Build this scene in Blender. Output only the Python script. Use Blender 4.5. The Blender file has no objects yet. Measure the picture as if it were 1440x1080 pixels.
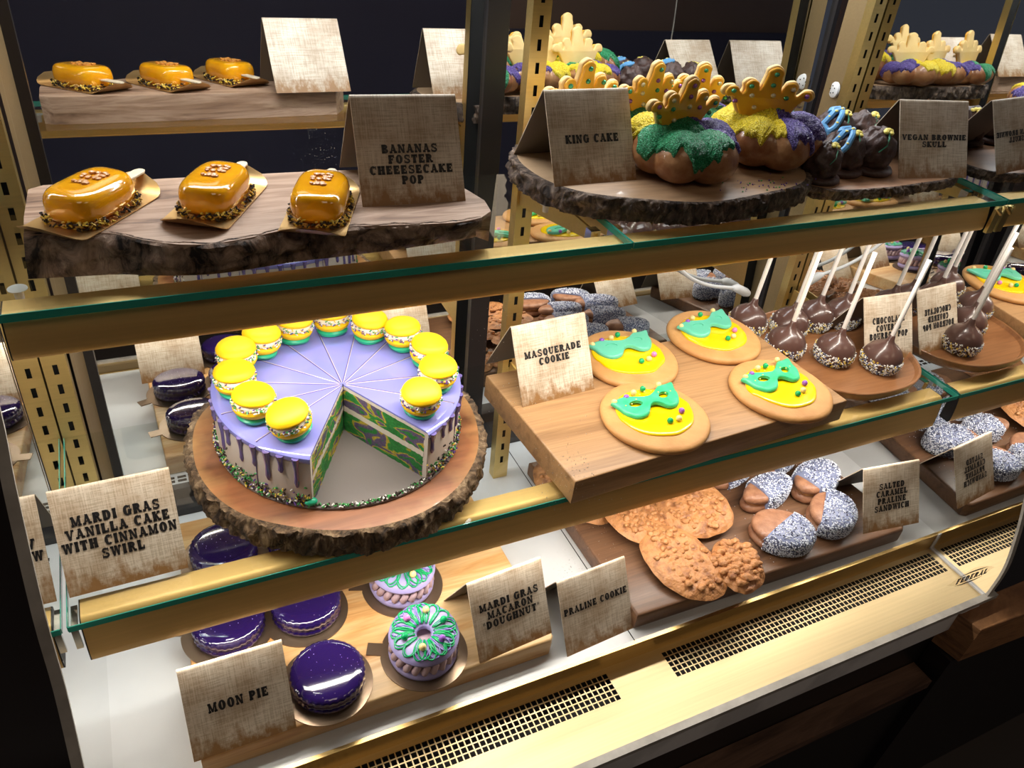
import bpy, bmesh, math, random
from mathutils import Vector, Matrix, noise
random.seed(7)
SC = bpy.context.scene
COL = SC.collection
PI = math.pi
rnd = random.uniform

# ------------------------------------------------------------------ camera, world, lights, exposure
CX, CY, F = 720.0, 540.0, 1088.1338
CAM = Vector((0.1222, -0.4882, 0.8496))
RC = Matrix(((0.90113284, -0.42023197, 0.10660533),
             (-0.16880342, -0.56657958, -0.80653146),
             (0.39933071, 0.70879664, -0.58150006)))
cd = bpy.data.cameras.new('camera'); cam = bpy.data.objects.new('camera', cd); COL.objects.link(cam)
cd.sensor_width = 36.0; cd.lens = 36.0 * F / 1440.0; cd.clip_start = 0.02
M = Matrix((RC[0], -RC[1], -RC[2])).transposed().to_4x4()
M.translation = CAM
cam.matrix_world = M
SC.camera = cam

def U(px, py, z):
    """world point where the sight line through a photo pixel meets the level plane z"""
    d = RC.transposed() @ Vector((px - CX, py - CY, F))
    return CAM + d * ((z - CAM.z) / d.z)

w = bpy.data.worlds.new('dim_shop'); SC.world = w; w.use_nodes = True
w.node_tree.nodes['Background'].inputs[0].default_value = (0.55, 0.6, 0.8, 1)
w.node_tree.nodes['Background'].inputs[1].default_value = 0.06
SC.view_settings.view_transform = 'Standard'; SC.view_settings.look = 'None'
SC.view_settings.exposure = 0.35; SC.view_settings.gamma = 1.0
SC.view_settings.use_curve_mapping = False
SC.cycles.transparent_max_bounces = 32
SC.cycles.max_bounces = 14; SC.cycles.glossy_bounces = 8

def area(name, loc, sx, sy, power, color, rot, parent=None):
    l = bpy.data.lights.new(name, 'AREA'); l.shape = 'RECTANGLE'; l.size = sx; l.size_y = sy
    l.energy = power; l.color = color
    o = bpy.data.objects.new(name, l); COL.objects.link(o); o.location = loc; o.rotation_euler = rot
    if parent: o.parent = parent
    return o
WARM, COOL = (1.0, 0.93, 0.83), (0.93, 0.96, 1.0)
P_TOP, P_MID, P_CAN = 2.5, 1.55, 5.2
area('canopy_light', (0.6, 0.442, 0.93), 1.12, 0.03, P_CAN, COOL, (0.05, 0, 0))

area('room_fill', (0.2, -1.5, 2.3), 0.9, 0.9, 4.5, (1.0, 0.80, 0.58), (0, 0, 0))  # added room fill, brightens the bars and card fronts
area('room_fill', (2.2, -1.9, 2.3), 0.9, 0.9, 4.5, (1.0, 0.80, 0.58), (0, 0, 0))  # second added fill, further right
L, ZM, ZT = 1.2, 0.2264, 0.5097

# ------------------------------------------------------------------ helpers
def rot2(x, y, a):
    c, s = math.cos(a), math.sin(a); return x * c - y * s, x * s + y * c

class MB:
    def __init__(s): s.v = []; s.f = []; s.m = []
    def add(s, vs, fs, mi=0):
        o = len(s.v); s.v += [tuple(p) for p in vs]; s.f += [tuple(i + o for i in f) for f in fs]; s.m += [mi] * len(fs)
    def box(s, x0, x1, y0, y1, z0, z1, mi=0):
        s.add([(x0, y0, z0), (x1, y0, z0), (x1, y1, z0), (x0, y1, z0), (x0, y0, z1), (x1, y0, z1), (x1, y1, z1), (x0, y1, z1)],
              [(3, 2, 1, 0), (4, 5, 6, 7), (0, 1, 5, 4), (1, 2, 6, 5), (2, 3, 7, 6), (3, 0, 4, 7)], mi)
    def grid(s, rows, closed=False, mi=0, cap0=False, cap1=False):
        n = len(rows[0]); vs = [p for r in rows for p in r]; fs = []
        for i in range(len(rows) - 1):
            for j in range(n if closed else n - 1):
                k = (j + 1) % n
                fs.append((i * n + j, i * n + k, (i + 1) * n + k, (i + 1) * n + j))
        if cap0: fs.append(tuple(range(n - 1, -1, -1)))
        if cap1: fs.append(tuple((len(rows) - 1) * n + j for j in range(n)))
        s.add(vs, fs, mi)
    def lathe(s, prof, n=32, mi=0, c=(0, 0, 0), fn=None):
        rows = []
        for r, z in prof:
            rows.append([(c[0] + r * (fn(2 * PI * j / n, z) if fn else 1) * math.cos(2 * PI * j / n),
                          c[1] + r * (fn(2 * PI * j / n, z) if fn else 1) * math.sin(2 * PI * j / n), c[2] + z) for j in range(n)])
        s.grid(rows, True, mi, cap0=prof[0][0] > 1e-5, cap1=prof[-1][0] > 1e-5)
    def tube(s, pts, r, n=8, mi=0):
        pts = [Vector(p) for p in pts]; rows = []
        for i, p in enumerate(pts):
            t = (pts[min(i + 1, len(pts) - 1)] - pts[max(i - 1, 0)]).normalized()
            a = t.orthogonal().normalized() if i == 0 else (a - t * a.dot(t)).normalized()
            b = t.cross(a); rr = r[i] if isinstance(r, (list, tuple)) else r
            rows.append([p + a * rr * math.cos(2 * PI * j / n) + b * rr * math.sin(2 * PI * j / n) for j in range(n)])
        s.grid(rows, True, mi, True, True)
    def ball(s, c, r, mi=0, n=8, sc=(1, 1, 1)):
        rows = []
        for i in range(n // 2 + 1):
            th = -PI / 2 + PI * i / (n // 2); rr = max(math.cos(th), 1e-3)
            rows.append([(c[0] + r * sc[0] * rr * math.cos(2 * PI * j / n), c[1] + r * sc[1] * rr * math.sin(2 * PI * j / n), c[2] + r * sc[2] * math.sin(th)) for j in range(n)])
        s.grid(rows, True, mi)
    def rod(s, c, d, ln, r, mi=0, n=5):
        d = Vector(d).normalized() * ln / 2; c = Vector(c); s.tube([c - d, c + d], r, n, mi)
    def prism(s, pts, z0, z1, bev=0.0, mi=0, seg=3):
        """extruded outline (ccw) with rounded upper and lower rims"""
        n = len(pts)
        def inset(d):
            out = []
            for i in range(n):
                p, a, b = Vector(pts[i]), Vector(pts[i - 1]), Vector(pts[(i + 1) % n])
                e1, e2 = (p - a).normalized(), (b - p).normalized()
                n1, n2 = Vector((-e1.y, e1.x)), Vector((-e2.y, e2.x)); m = (n1 + n2)
                m = m / max(m.length_squared / 2, 0.5); out.append(p + m * d)
            return out
        rows = []
        if bev <= 0: prof = [(0, z0), (0, z1)]
        else:
            prof = [(bev * (1 - math.sin(PI / 2 * k / seg)), z0 + bev * (1 - math.cos(PI / 2 * k / seg))) for k in range(seg + 1)]
            prof += [(bev * (1 - math.cos(PI / 2 * k / seg)), z1 - bev * (1 - math.sin(PI / 2 * k / seg))) for k in range(seg + 1)]
        for d, z in prof: rows.append([(p.x, p.y, z) for p in inset(d)])
        s.grid(rows, True, mi, True, True)
    def build(s, name, mats, parent=None, smooth=True, loc=None, rot=None, angle=40):
        me = bpy.data.meshes.new(name); me.from_pydata(s.v, [], s.f)
        for m in (mats if isinstance(mats, (list, tuple)) else [mats]): me.materials.append(m)
        me.polygons.foreach_set('material_index', s.m)
        me.update()
        bm = bmesh.new(); bm.from_mesh(me); bmesh.ops.recalc_face_normals(bm, faces=bm.faces); bm.to_mesh(me); bm.free()
        if smooth:
            me.polygons.foreach_set('use_smooth', [True] * len(me.polygons))
            try: me.set_sharp_from_angle(angle=math.radians(angle))
            except Exception: pass
        o = bpy.data.objects.new(name, me); COL.objects.link(o)
        if parent: o.parent = parent
        if loc is not None: o.location = loc
        if rot is not None: o.rotation_euler = rot
        return o

def tag(o, label, cat, group=None, kind=None):
    o['label'] = label; o['category'] = cat
    if group: o['group'] = group
    if kind: o['kind'] = kind
    return o
def thing(name, label, cat, loc=(0, 0, 0), rz=0.0, group=None, kind=None):
    o = bpy.data.objects.new(name, None); COL.objects.link(o); o.empty_display_size = 0.02
    o.location = loc; o.rotation_euler = (0, 0, rz); return tag(o, label, cat, group, kind)
def copy_tree(o, parent=None):
    c = o.copy(); COL.objects.link(c)
    if parent: c.parent = parent
    for ch in list(o.children): copy_tree(ch, c)
    return c
def place(root, first, loc, rz, label, group=None, tilt=None):
    r = root if first else copy_tree(root)
    r.location = loc; r.rotation_euler = (0, 0, rz) if tilt is None else (tilt[0], tilt[1], rz)
    r['label'] = label
    if group: r['group'] = group
    return r
def nz(x, y, z=0.0, s=1.0): return noise.noise(Vector((x * s, y * s, z * s)))
def fbm(x, y, z, s, o=3): return noise.fractal(Vector((x * s, y * s, z * s)), 1.0, 2.0, o)

# ------------------------------------------------------------------ materials
def base(name):
    m = bpy.data.materials.new(name); m.use_nodes = True
    nt = m.node_tree; return m, nt, nt.nodes['Principled BSDF']
def c4(c): return (c[0], c[1], c[2], 1.0)
def ramp(nt, fac, stops):
    r = nt.nodes.new('ShaderNodeValToRGB'); e = r.color_ramp.elements
    while len(e) < len(stops): e.new(0.5)
    for i, (p, c) in enumerate(stops): e[i].position = p; e[i].color = c4(c)
    nt.links.new(fac, r.inputs[0]); return r.outputs[0]
def coords(nt, scale=(1, 1, 1), loc=(0, 0, 0), rot=(0, 0, 0)):
    t = nt.nodes.new('ShaderNodeTexCoord'); mp = nt.nodes.new('ShaderNodeMapping')
    mp.inputs['Scale'].default_value = scale; mp.inputs['Location'].default_value = loc; mp.inputs['Rotation'].default_value = rot
    nt.links.new(t.outputs['Object'], mp.inputs[0]); return mp.outputs[0]
def noisen(nt, vec, scale, detail=4, rough=0.55, dist=0.0):
    n = nt.nodes.new('ShaderNodeTexNoise'); n.inputs['Scale'].default_value = scale; n.inputs['Detail'].default_value = detail
    n.inputs['Roughness'].default_value = rough; n.inputs['Distortion'].default_value = dist
    nt.links.new(vec, n.inputs['Vector']); return n.outputs['Fac']
def mixc(nt, fac, a, b, mode='MIX'):
    x = nt.nodes.new('ShaderNodeMix'); x.data_type = 'RGBA'; x.blend_type = mode
    for sock, v in ((x.inputs[0], fac), (x.inputs[6], a), (x.inputs[7], b)):
        if hasattr(v, 'is_output'): nt.links.new(v, sock)
        elif isinstance(v, (int, float)): sock.default_value = v
        else: sock.default_value = c4(v)
    return x.outputs[2]
def bumpn(nt, p, h, strength, dist=0.002):
    b = nt.nodes.new('ShaderNodeBump'); b.inputs['Strength'].default_value = strength; b.inputs['Distance'].default_value = dist
    nt.links.new(h, b.inputs['Height']); nt.links.new(b.outputs[0], p.inputs['Normal'])
def mat(name, col, rough=0.5, metal=0.0, coat=0.0, sss=0.0, bump=None, var=None, spec=None):
    m, nt, p = base(name)
    p.inputs['Base Color'].default_value = c4(col); p.inputs['Roughness'].default_value = rough; p.inputs['Metallic'].default_value = metal
    p.inputs['Coat Weight'].default_value = coat; p.inputs['Coat Roughness'].default_value = 0.06
    if spec is not None: p.inputs['Specular IOR Level'].default_value = spec
    if sss:
        p.inputs['Subsurface Weight'].default_value = sss; p.inputs['Subsurface Radius'].default_value = (1, 0.5, 0.2); p.inputs['Subsurface Scale'].default_value = 0.004
    if var or bump: v = coords(nt)
    if var:
        n = noisen(nt, v, var[0], 4); nt.links.new(ramp(nt, n, [(var[2] if len(var) > 2 else 0.35, col), (var[3] if len(var) > 3 else 0.65, var[1])]), p.inputs['Base Color'])
    if bump: bumpn(nt, p, noisen(nt, v, bump[0], 4), bump[1], bump[2] if len(bump) > 2 else 0.001)
    return m
def wood(name, stops, sc=(3, 40, 40), rough=0.45, dist=1.2, rot=(0, 0, 0), bump=0.15, coat=0.0, fine=0.35):
    m, nt, p = base(name); v = coords(nt, sc, rot=rot)
    n = noisen(nt, v, 1.0, 5, 0.6, dist); col = ramp(nt, n, stops)
    v2 = coords(nt, (sc[0] * 3, sc[1] * 8, sc[2] * 8), rot=rot); f = noisen(nt, v2, 1.0, 3, 0.6)
    dark = ramp(nt, f, [(0.3, (0.55, 0.5, 0.46)), (0.6, (1, 1, 1))])
    nt.links.new(mixc(nt, fine, col, dark, 'MULTIPLY'), p.inputs['Base Color'])
    p.inputs['Roughness'].default_value = rough; p.inputs['Coat Weight'].default_value = coat; p.inputs['Coat Roughness'].default_value = 0.25
    bumpn(nt, p, f, bump, 0.0006); return m
def gold(name, col=(0.72, 0.50, 0.20), rough=0.34, metal=1.0):
    m, nt, p = base(name); p.inputs['Metallic'].default_value = metal
    f = noisen(nt, coords(nt, (4, 300, 300)), 1.0, 3)
    nt.links.new(ramp(nt, f, [(0.3, tuple(c * 0.9 for c in col)), (0.7, col)]), p.inputs['Base Color'])
    p.inputs['Roughness'].default_value = rough; bumpn(nt, p, f, 0.05, 0.0004); return m
def clearglass(name, tint, refl=1.0):
    m = bpy.data.materials.new(name); m.use_nodes = True; nt = m.node_tree; nt.nodes.clear()
    o = nt.nodes.new('ShaderNodeOutputMaterial'); t = nt.nodes.new('ShaderNodeBsdfTransparent'); g = nt.nodes.new('ShaderNodeBsdfGlossy')
    t.inputs[0].default_value = c4(tint); g.inputs[1].default_value = 0.02
    if refl <= 0: nt.links.new(t.outputs[0], o.inputs[0]); return m
    fr = nt.nodes.new('ShaderNodeFresnel'); fr.inputs[0].default_value = 1.5
    ge = nt.nodes.new('ShaderNodeNewGeometry'); mt = nt.nodes.new('ShaderNodeMath'); mt.operation = 'SUBTRACT'; mt.inputs[0].default_value = 1.0
    nt.links.new(ge.outputs['Backfacing'], mt.inputs[1])
    mu = nt.nodes.new('ShaderNodeMath'); mu.operation = 'MULTIPLY'; nt.links.new(fr.outputs[0], mu.inputs[0]); nt.links.new(mt.outputs[0], mu.inputs[1])
    x = nt.nodes.new('ShaderNodeMixShader'); nt.links.new(mu.outputs[0], x.inputs[0]); nt.links.new(t.outputs[0], x.inputs[1]); nt.links.new(g.outputs[0], x.inputs[2])
    nt.links.new(x.outputs[0], o.inputs[0]); return m

m_glass = clearglass('shelf_glass', (0.955, 0.975, 0.965))
m_front = clearglass('front_glass', (1, 1, 1), 0)
m_edge = mat('green_glass_edge', (0.035, 0.34, 0.26), 0.10, coat=0.6)
m_mirror = mat('mirror', (0.74, 0.74, 0.72), 0.012, metal=1.0)
m_mirror_side = mat('side_mirror', (0.80, 0.80, 0.79), 0.012, metal=1.0)
m_black = mat('black_metal', (0.018, 0.016, 0.017), 0.4)
m_dark = mat('dark_void', (0.008, 0.008, 0.008), 0.9)
m_gold = gold('brushed_brass'); m_gold_dark = gold('bar_brass', (0.76, 0.49, 0.17), 0.48, 0.45); m_gold_rail = gold('rail_brass', (0.70, 0.53, 0.22), 0.4)
m_jamb = gold('jamb_bronze', (0.33, 0.23, 0.11), 0.45, 0.5)
m_trough = gold('trough_brass', (0.70, 0.56, 0.33), 0.48)
m_white = mat('white_enamel', (0.68, 0.70, 0.71), 0.35, var=(6, (0.60, 0.62, 0.64)))
m_grey = mat('chipped_grey_trim', (0.78, 0.78, 0.79), 0.6, var=(9, (0.62, 0.62, 0.63), 0.5, 0.6), bump=(40, 0.5))
m_sill = mat('pale_trim', (0.50, 0.48, 0.44), 0.5, var=(30, (0.36, 0.34, 0.31)))
m_plastic = mat('white_plastic', (0.78, 0.78, 0.76), 0.35)
m_chrome = mat('clear_clip', (0.8, 0.8, 0.76), 0.12, metal=1.0)

def parchment():
    m, nt, p = base('parchment'); v = coords(nt)
    a = noisen(nt, coords(nt, (40, 900, 900)), 1, 3); b = noisen(nt, coords(nt, (900, 40, 40)), 1, 3)
    mx = nt.nodes.new('ShaderNodeMath'); mx.operation = 'ADD'; nt.links.new(a, mx.inputs[0]); nt.links.new(b, mx.inputs[1])
    c = ramp(nt, mx.outputs[0], [(0.75, (0.50, 0.41, 0.30)), (1.0, (0.62, 0.53, 0.41)), (1.25, (0.72, 0.63, 0.51))])
    st = ramp(nt, noisen(nt, v, 22, 6, 0.65), [(0.36, (0.60, 0.48, 0.36)), (0.60, (1, 1, 1))])
    c = mixc(nt, 0.7, c, st, 'MULTIPLY')
    sep = nt.nodes.new('ShaderNodeSeparateXYZ'); nt.links.new(v, sep.inputs[0])
    mr = nt.nodes.new('ShaderNodeMapRange'); mr.inputs['From Min'].default_value = 0.0; mr.inputs['From Max'].default_value = 0.045
    mr.inputs['To Min'].default_value = 0.34; mr.inputs['To Max'].default_value = -0.25; nt.links.new(sep.outputs[2], mr.inputs[0])
    n2 = noisen(nt, coords(nt, (70, 70, 18)), 1, 5, 0.65); ad = nt.nodes.new('ShaderNodeMath'); nt.links.new(mr.outputs[0], ad.inputs[0]); nt.links.new(n2, ad.inputs[1])
    rf = ramp(nt, ad.outputs[0], [(0.60, (0, 0, 0)), (0.80, (1, 1, 1))])
    c = mixc(nt, rf, c, (0.30, 0.155, 0.055)); nt.links.new(c, p.inputs['Base Color']); p.inputs['Roughness'].default_value = 0.5
    p.inputs['Coat Weight'].default_value = 0.12; p.inputs['Coat Roughness'].default_value = 0.3
    return m
m_parch = parchment()
m_inside = mat('card_inside', (0.16, 0.13, 0.10), 0.6)
m_ink = mat('black_ink', (0.012, 0.011, 0.012), 0.5)

m_olive = wood('olive_plank', [(0.28, (0.10, 0.055, 0.035)), (0.42, (0.33, 0.20, 0.125)), (0.56, (0.50, 0.34, 0.235)), (0.72, (0.30, 0.175, 0.11))], (5, 42, 42), 0.5, 1.6)
m_walnut = wood('walnut_board', [(0.30, (0.26, 0.135, 0.055)), (0.5, (0.46, 0.26, 0.115)), (0.72, (0.33, 0.18, 0.08))], (3, 55, 55), 0.42, 0.5)
m_darkwal = wood('dark_walnut', [(0.30, (0.085, 0.04, 0.02)), (0.55, (0.19, 0.095, 0.048)), (0.75, (0.12, 0.06, 0.032))], (3.5, 60, 60), 0.42, 0.6, coat=0.1)
m_acacia = wood('acacia_plank', [(0.28, (0.34, 0.13, 0.03)), (0.42, (0.60, 0.33, 0.12)), (0.62, (0.74, 0.52, 0.27)), (0.8, (0.55, 0.29, 0.10))], (3, 26, 26), 0.42, 1.0)
m_tray = wood('tray_wood', [(0.3, (0.20, 0.075, 0.025)), (0.55, (0.34, 0.15, 0.06)), (0.75, (0.24, 0.10, 0.04))], (3, 30, 30), 0.3, 0.8, coat=0.3)
m_counter = wood('counter_wood', [(0.3, (0.16, 0.07, 0.03)), (0.55, (0.42, 0.21, 0.09)), (0.75, (0.26, 0.12, 0.05))], (10, 14, 60), 0.5, 1.2)
m_ledge = wood('ledge_wood', [(0.3, (0.06, 0.03, 0.02)), (0.55, (0.16, 0.09, 0.06)), (0.75, (0.10, 0.055, 0.04))], (5, 40, 40), 0.6, 1.0)
def slabtop(name, heart, sap, r, pale):
    m, nt, p = base(name)
    v = coords(nt, (2.5, 17, 17), rot=(0, 0, 0.5)); g = ramp(nt, noisen(nt, v, 1, 5, 0.6, 1.5), [(0.3, tuple(c * 0.5 for c in heart)), (0.5, heart), (0.7, tuple(min(1, c * 1.45) for c in heart))])
    t = nt.nodes.new('ShaderNodeTexCoord'); ln = nt.nodes.new('ShaderNodeVectorMath'); ln.operation = 'LENGTH'; nt.links.new(t.outputs['Object'], ln.inputs[0])
    n = noisen(nt, coords(nt), 14, 4); ad = nt.nodes.new('ShaderNodeMath'); ad.operation = 'MULTIPLY_ADD'; ad.inputs[1].default_value = r * 0.55
    nt.links.new(n, ad.inputs[0]); nt.links.new(ln.outputs['Value'], ad.inputs[2])
    mr = nt.nodes.new('ShaderNodeMapRange'); mr.inputs['From Min'].default_value = r * pale; mr.inputs['From Max'].default_value = r * (pale + 0.22); nt.links.new(ad.outputs[0], mr.inputs[0])
    c = mixc(nt, mr.outputs[0], g, sap); f = noisen(nt, coords(nt, (18, 130, 130), rot=(0, 0, 0.5)), 1, 3)
    nt.links.new(mixc(nt, 0.3, c, ramp(nt, f, [(0.3, (0.5, 0.45, 0.4)), (0.6, (1, 1, 1))]), 'MULTIPLY'), p.inputs['Base Color'])
    p.inputs['Roughness'].default_value = 0.38; p.inputs['Coat Weight'].default_value = 0.15; return m
m_slabcake = slabtop('cake_slab_wood', (0.26, 0.095, 0.035), (0.56, 0.31, 0.11), 0.17, 1.18)
m_slabking = slabtop('king_slab_wood', (0.40, 0.25, 0.14), (0.46, 0.31, 0.18), 0.2, 1.0)
m_slabbrown = slabtop('brownie_slab_wood', (0.36, 0.19, 0.10), (0.42, 0.25, 0.14), 0.14, 1.0)
def barkm(name, a, b, c, s=60):
    m, nt, p = base(name); v = coords(nt, (1, 1, 0.45)); n = noisen(nt, v, s, 6, 0.7, 1.0)
    nt.links.new(ramp(nt, n, [(0.36, a), (0.52, b), (0.70, c)]), p.inputs['Base Color']); p.inputs['Roughness'].default_value = 0.8
    vo = nt.nodes.new('ShaderNodeTexVoronoi'); vo.inputs['Scale'].default_value = s * 1.6; nt.links.new(v, vo.inputs['Vector'])
    ad = nt.nodes.new('ShaderNodeMath'); nt.links.new(vo.outputs['Distance'], ad.inputs[0]); nt.links.new(n, ad.inputs[1]); bumpn(nt, p, ad.outputs[0], 0.9, 0.004); return m
m_bark = barkm('bark', (0.035, 0.022, 0.014), (0.17, 0.105, 0.055), (0.46, 0.33, 0.19), 75)
m_bark_dark = barkm('dark_bark', (0.020, 0.013, 0.010), (0.10, 0.066, 0.046), (0.34, 0.25, 0.18), 75)
m_live = barkm('live_edge_bark', (0.016, 0.011, 0.009), (0.30, 0.20, 0.14), (0.62, 0.45, 0.33), 42)

m_caramel = mat('caramel_glaze', (0.95, 0.43, 0.008), 0.12, coat=1.0, sss=0.08, var=(40, (0.90, 0.37, 0.005)))
m_toffee = mat('toffee_bits', (0.62, 0.27, 0.05), 0.45, coat=0.15)
m_stick = mat('pale_stick', (0.80, 0.70, 0.52), 0.6, var=(60, (0.70, 0.58, 0.40)))
m_goldcard = mat('gold_card', (0.72, 0.47, 0.20), 0.32, metal=0.85)
m_silvercard = mat('tan_card', (0.24, 0.17, 0.115), 0.28, metal=0.75)
m_crumb_d = mat('dark_cookie_crumb', (0.03, 0.018, 0.01), 0.7); m_crumb_t = mat('golden_crumb', (0.55, 0.33, 0.10), 0.6)
m_sp_white = mat('white_sprinkle', (0.85, 0.84, 0.80), 0.4); m_sp_green = mat('green_sprinkle', (0.05, 0.35, 0.08), 0.4)
m_sp_purple = mat('purple_sprinkle', (0.12, 0.05, 0.28), 0.4); m_sp_yellow = mat('yellow_sprinkle', (0.80, 0.58, 0.08), 0.4)
m_brioche = mat('brioche', (0.26, 0.095, 0.030), 0.4, coat=0.35, var=(38, (0.52, 0.28, 0.12), 0.45, 0.75), bump=(70, 0.6, .002))
def sugar(name, col, sparkle):
    m, nt, p = base(name); v = coords(nt)
    vo = nt.nodes.new('ShaderNodeTexVoronoi'); vo.inputs['Scale'].default_value = 900; nt.links.new(v, vo.inputs['Vector'])
    c = ramp(nt, noisen(nt, v, 700, 2), [(0.35, tuple(k * 0.55 for k in col)), (0.52, col), (0.70, sparkle)])  # lighter flecks in the colour paint the sparkle of the grains
    nt.links.new(c, p.inputs['Base Color']); p.inputs['Roughness'].default_value = 0.35; bumpn(nt, p, vo.outputs['Distance'], 1.0, 0.0015); return m
m_sy = sugar('yellow_sugar', (0.90, 0.66, 0.0), (1.0, 0.88, 0.15)); m_sg = sugar('green_sugar', (0.0, 0.22, 0.065), (0.12, 0.62, 0.32)); m_spu = sugar('purple_sugar', (0.055, 0.022, 0.22), (0.34, 0.26, 0.66))
m_whiteice = mat('white_icing', (0.82, 0.74, 0.62), 0.35)
m_crown_back = mat('crown_cookie', (0.86, 0.63, 0.28), 0.6, var=(25, (0.80, 0.54, 0.20)))
m_crown = mat('yellow_crown_icing', (0.86, 0.44, 0.03), 0.32, sss=0.1, coat=0.2)
m_pearl_g = mat('green_pearl', (0.08, 0.38, 0.19), 0.15, metal=0.5); m_pearl_p = mat('purple_pearl', (0.38, 0.14, 0.42), 0.15, metal=0.5); m_pearl_w = mat('pale_pearl', (0.75, 0.66, 0.42), 0.2, metal=0.3)
m_brownie = mat('brownie', (0.045, 0.022, 0.018), 0.5, var=(90, (0.085, 0.045, 0.036)), bump=(110, 0.8, 0.002))
m_blueice = mat('blue_icing', (0.12, 0.34, 0.62), 0.4); m_greenice = mat('dark_green_icing', (0.03, 0.22, 0.12), 0.4); m_yellowdot = mat('yellow_icing_dot', (0.85, 0.72, 0.16), 0.4)
m_lav = mat('lavender_glaze', (0.25, 0.255, 0.66), 0.14, coat=0.7)
m_drip = mat('purple_drip', (0.15, 0.12, 0.34), 0.14, coat=0.7)
m_frost = mat('cream_frosting', (0.62, 0.55, 0.49), 0.45, bump=(30, 0.1))
m_yshell = mat('yellow_macaron_shell', (0.92, 0.57, 0.0), 0.55, bump=(160, 0.15, 0.0006)); m_fill = mat('cream_filling', (0.86, 0.80, 0.66), 0.5)
m_mint = mat('green_buttercream', (0.02, 0.44, 0.24), 0.35)
m_cardgrey = mat('grey_cake_board', (0.20, 0.175, 0.165), 0.5, metal=0.1, bump=(200, 0.2))
m_cookie = mat('sugar_cookie', (0.50, 0.235, 0.07), 0.6, var=(18, (0.60, 0.32, 0.11)), bump=(90, 0.7, .0015))
m_yice = mat('yellow_cookie_icing', (0.90, 0.60, 0.0), 0.22, coat=0.4); m_gmask = mat('green_mask_icing', (0.03, 0.50, 0.20), 0.35, var=(60, (0.07, 0.60, 0.30)), bump=(300, 0.5, 0.0008))
m_gmask_p = mat('pale_green_mask_icing', (0.13, 0.56, 0.38), 0.3, bump=(60, 0.2))
m_choc = mat('milk_chocolate', (0.10, 0.050, 0.040), 0.28, coat=0.3, bump=(40, 0.1)); m_stickw = mat('white_paper_stick', (0.86, 0.82, 0.78), 0.5)
m_np_w = mat('white_nonpareil', (0.72, 0.76, 0.86), 0.35); m_np_b = mat('lilac_nonpareil', (0.20, 0.23, 0.36), 0.45); m_np_d = mat('dark_nonpareil', (0.05, 0.05, 0.09), 0.4)
m_moon = mat('purple_mirror_glaze', (0.018, 0.007, 0.075), 0.10, coat=1.0, spec=0.6)
m_lilac = mat('lilac_macaron_shell', (0.34, 0.30, 0.56), 0.45, bump=(120, 0.15)); m_pinkfill = mat('mauve_filling', (0.50, 0.36, 0.40), 0.5)
m_gdriz = mat('green_drizzle', (0.0, 0.33, 0.10), 0.3); m_pdriz = mat('purple_drizzle', (0.22, 0.18, 0.48), 0.3)
m_sp_pink = mat('pink_pearl', (0.70, 0.22, 0.56), 0.3); m_sp_cream = mat('cream_pearl', (0.84, 0.66, 0.28), 0.3); m_sp_grn = mat('green_pearl_candy', (0.0, 0.36, 0.12), 0.3); m_sp_vio = mat('violet_pearl', (0.28, 0.10, 0.50), 0.3)
m_praline = mat('praline', (0.52, 0.235, 0.085), 0.45, var=(75, (0.27, 0.105, 0.04), 0.48, 0.70), bump=(190, 1.0, 0.0025)); m_pecan = mat('pecan_pieces', (0.36, 0.15, 0.05), 0.4, var=(80, (0.55, 0.27, 0.10)), bump=(150, 0.6))
m_sand = mat('sandwich_cookie', (0.38, 0.185, 0.10), 0.5, coat=0.1, var=(60, (0.24, 0.10, 0.05)), bump=(110, 0.9, .002))
m_room = mat('dark_room', (0.5, 0.38, 0.33), 0.8); m_navy = mat('navy_panel', (0.14, 0.15, 0.27), 0.5); m_floor = mat('dark_floor', (0.05, 0.04, 0.035), 0.6)
m_label = clearglass('badge_film', (0.90, 0.88, 0.84), 0)

# ------------------------------------------------------------------ room
def struct(name, mb, m, **k):
    o = mb.build(name, m, **k); o['kind'] = 'structure'; return o
b = MB(); b.box(-3, 4.5, -3.6, 2.2, -0.64, -0.60); struct('floor', b, m_floor)
b = MB(); b.box(-3, 4.5, -3.7, -3.6, -0.6, 2.4); struct('wall_front', b, m_room)
b = MB(); b.box(-2.9, 4.4, -3.5, -3.2, -0.6, 0.55); tag(b.build('mirror_tint_block', m_navy, smooth=False), 'added navy block across the shop, dim in the mirrors', 'counter')  # block added to give the dark mirrors their navy tone
b = MB(); b.box(-3, 4.5, 2.2, 2.3, -0.6, 2.4); struct('wall_back', b, m_room)
b = MB(); b.box(-3, 4.5, -3.7, 2.3, 2.4, 2.45); struct('ceiling', b, m_room)

# ------------------------------------------------------------------ display case
case = thing('display_case', 'refrigerated bakery display case with mirrored ends and brass trim', 'display case')
def plate(mb, xs, ys, holes, f, mi=0):
    """sheet over lines xs, ys with rectangular openings; holes: set of (i, j) cells left out"""
    n = len(xs); mb.add([f(x, y) for y in ys for x in xs],
        [(j * n + i, j * n + i + 1, (j + 1) * n + i + 1, (j + 1) * n + i) for j in range(len(ys) - 1) for i in range(n - 1) if (i, j) not in holes], mi)
def slots(x0, x1, p, wd):
    xs = []; k = int((x1 - x0) / p)
    for i in range(k): xs += [x0 + i * p, x0 + i * p + wd]
    return xs
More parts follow.
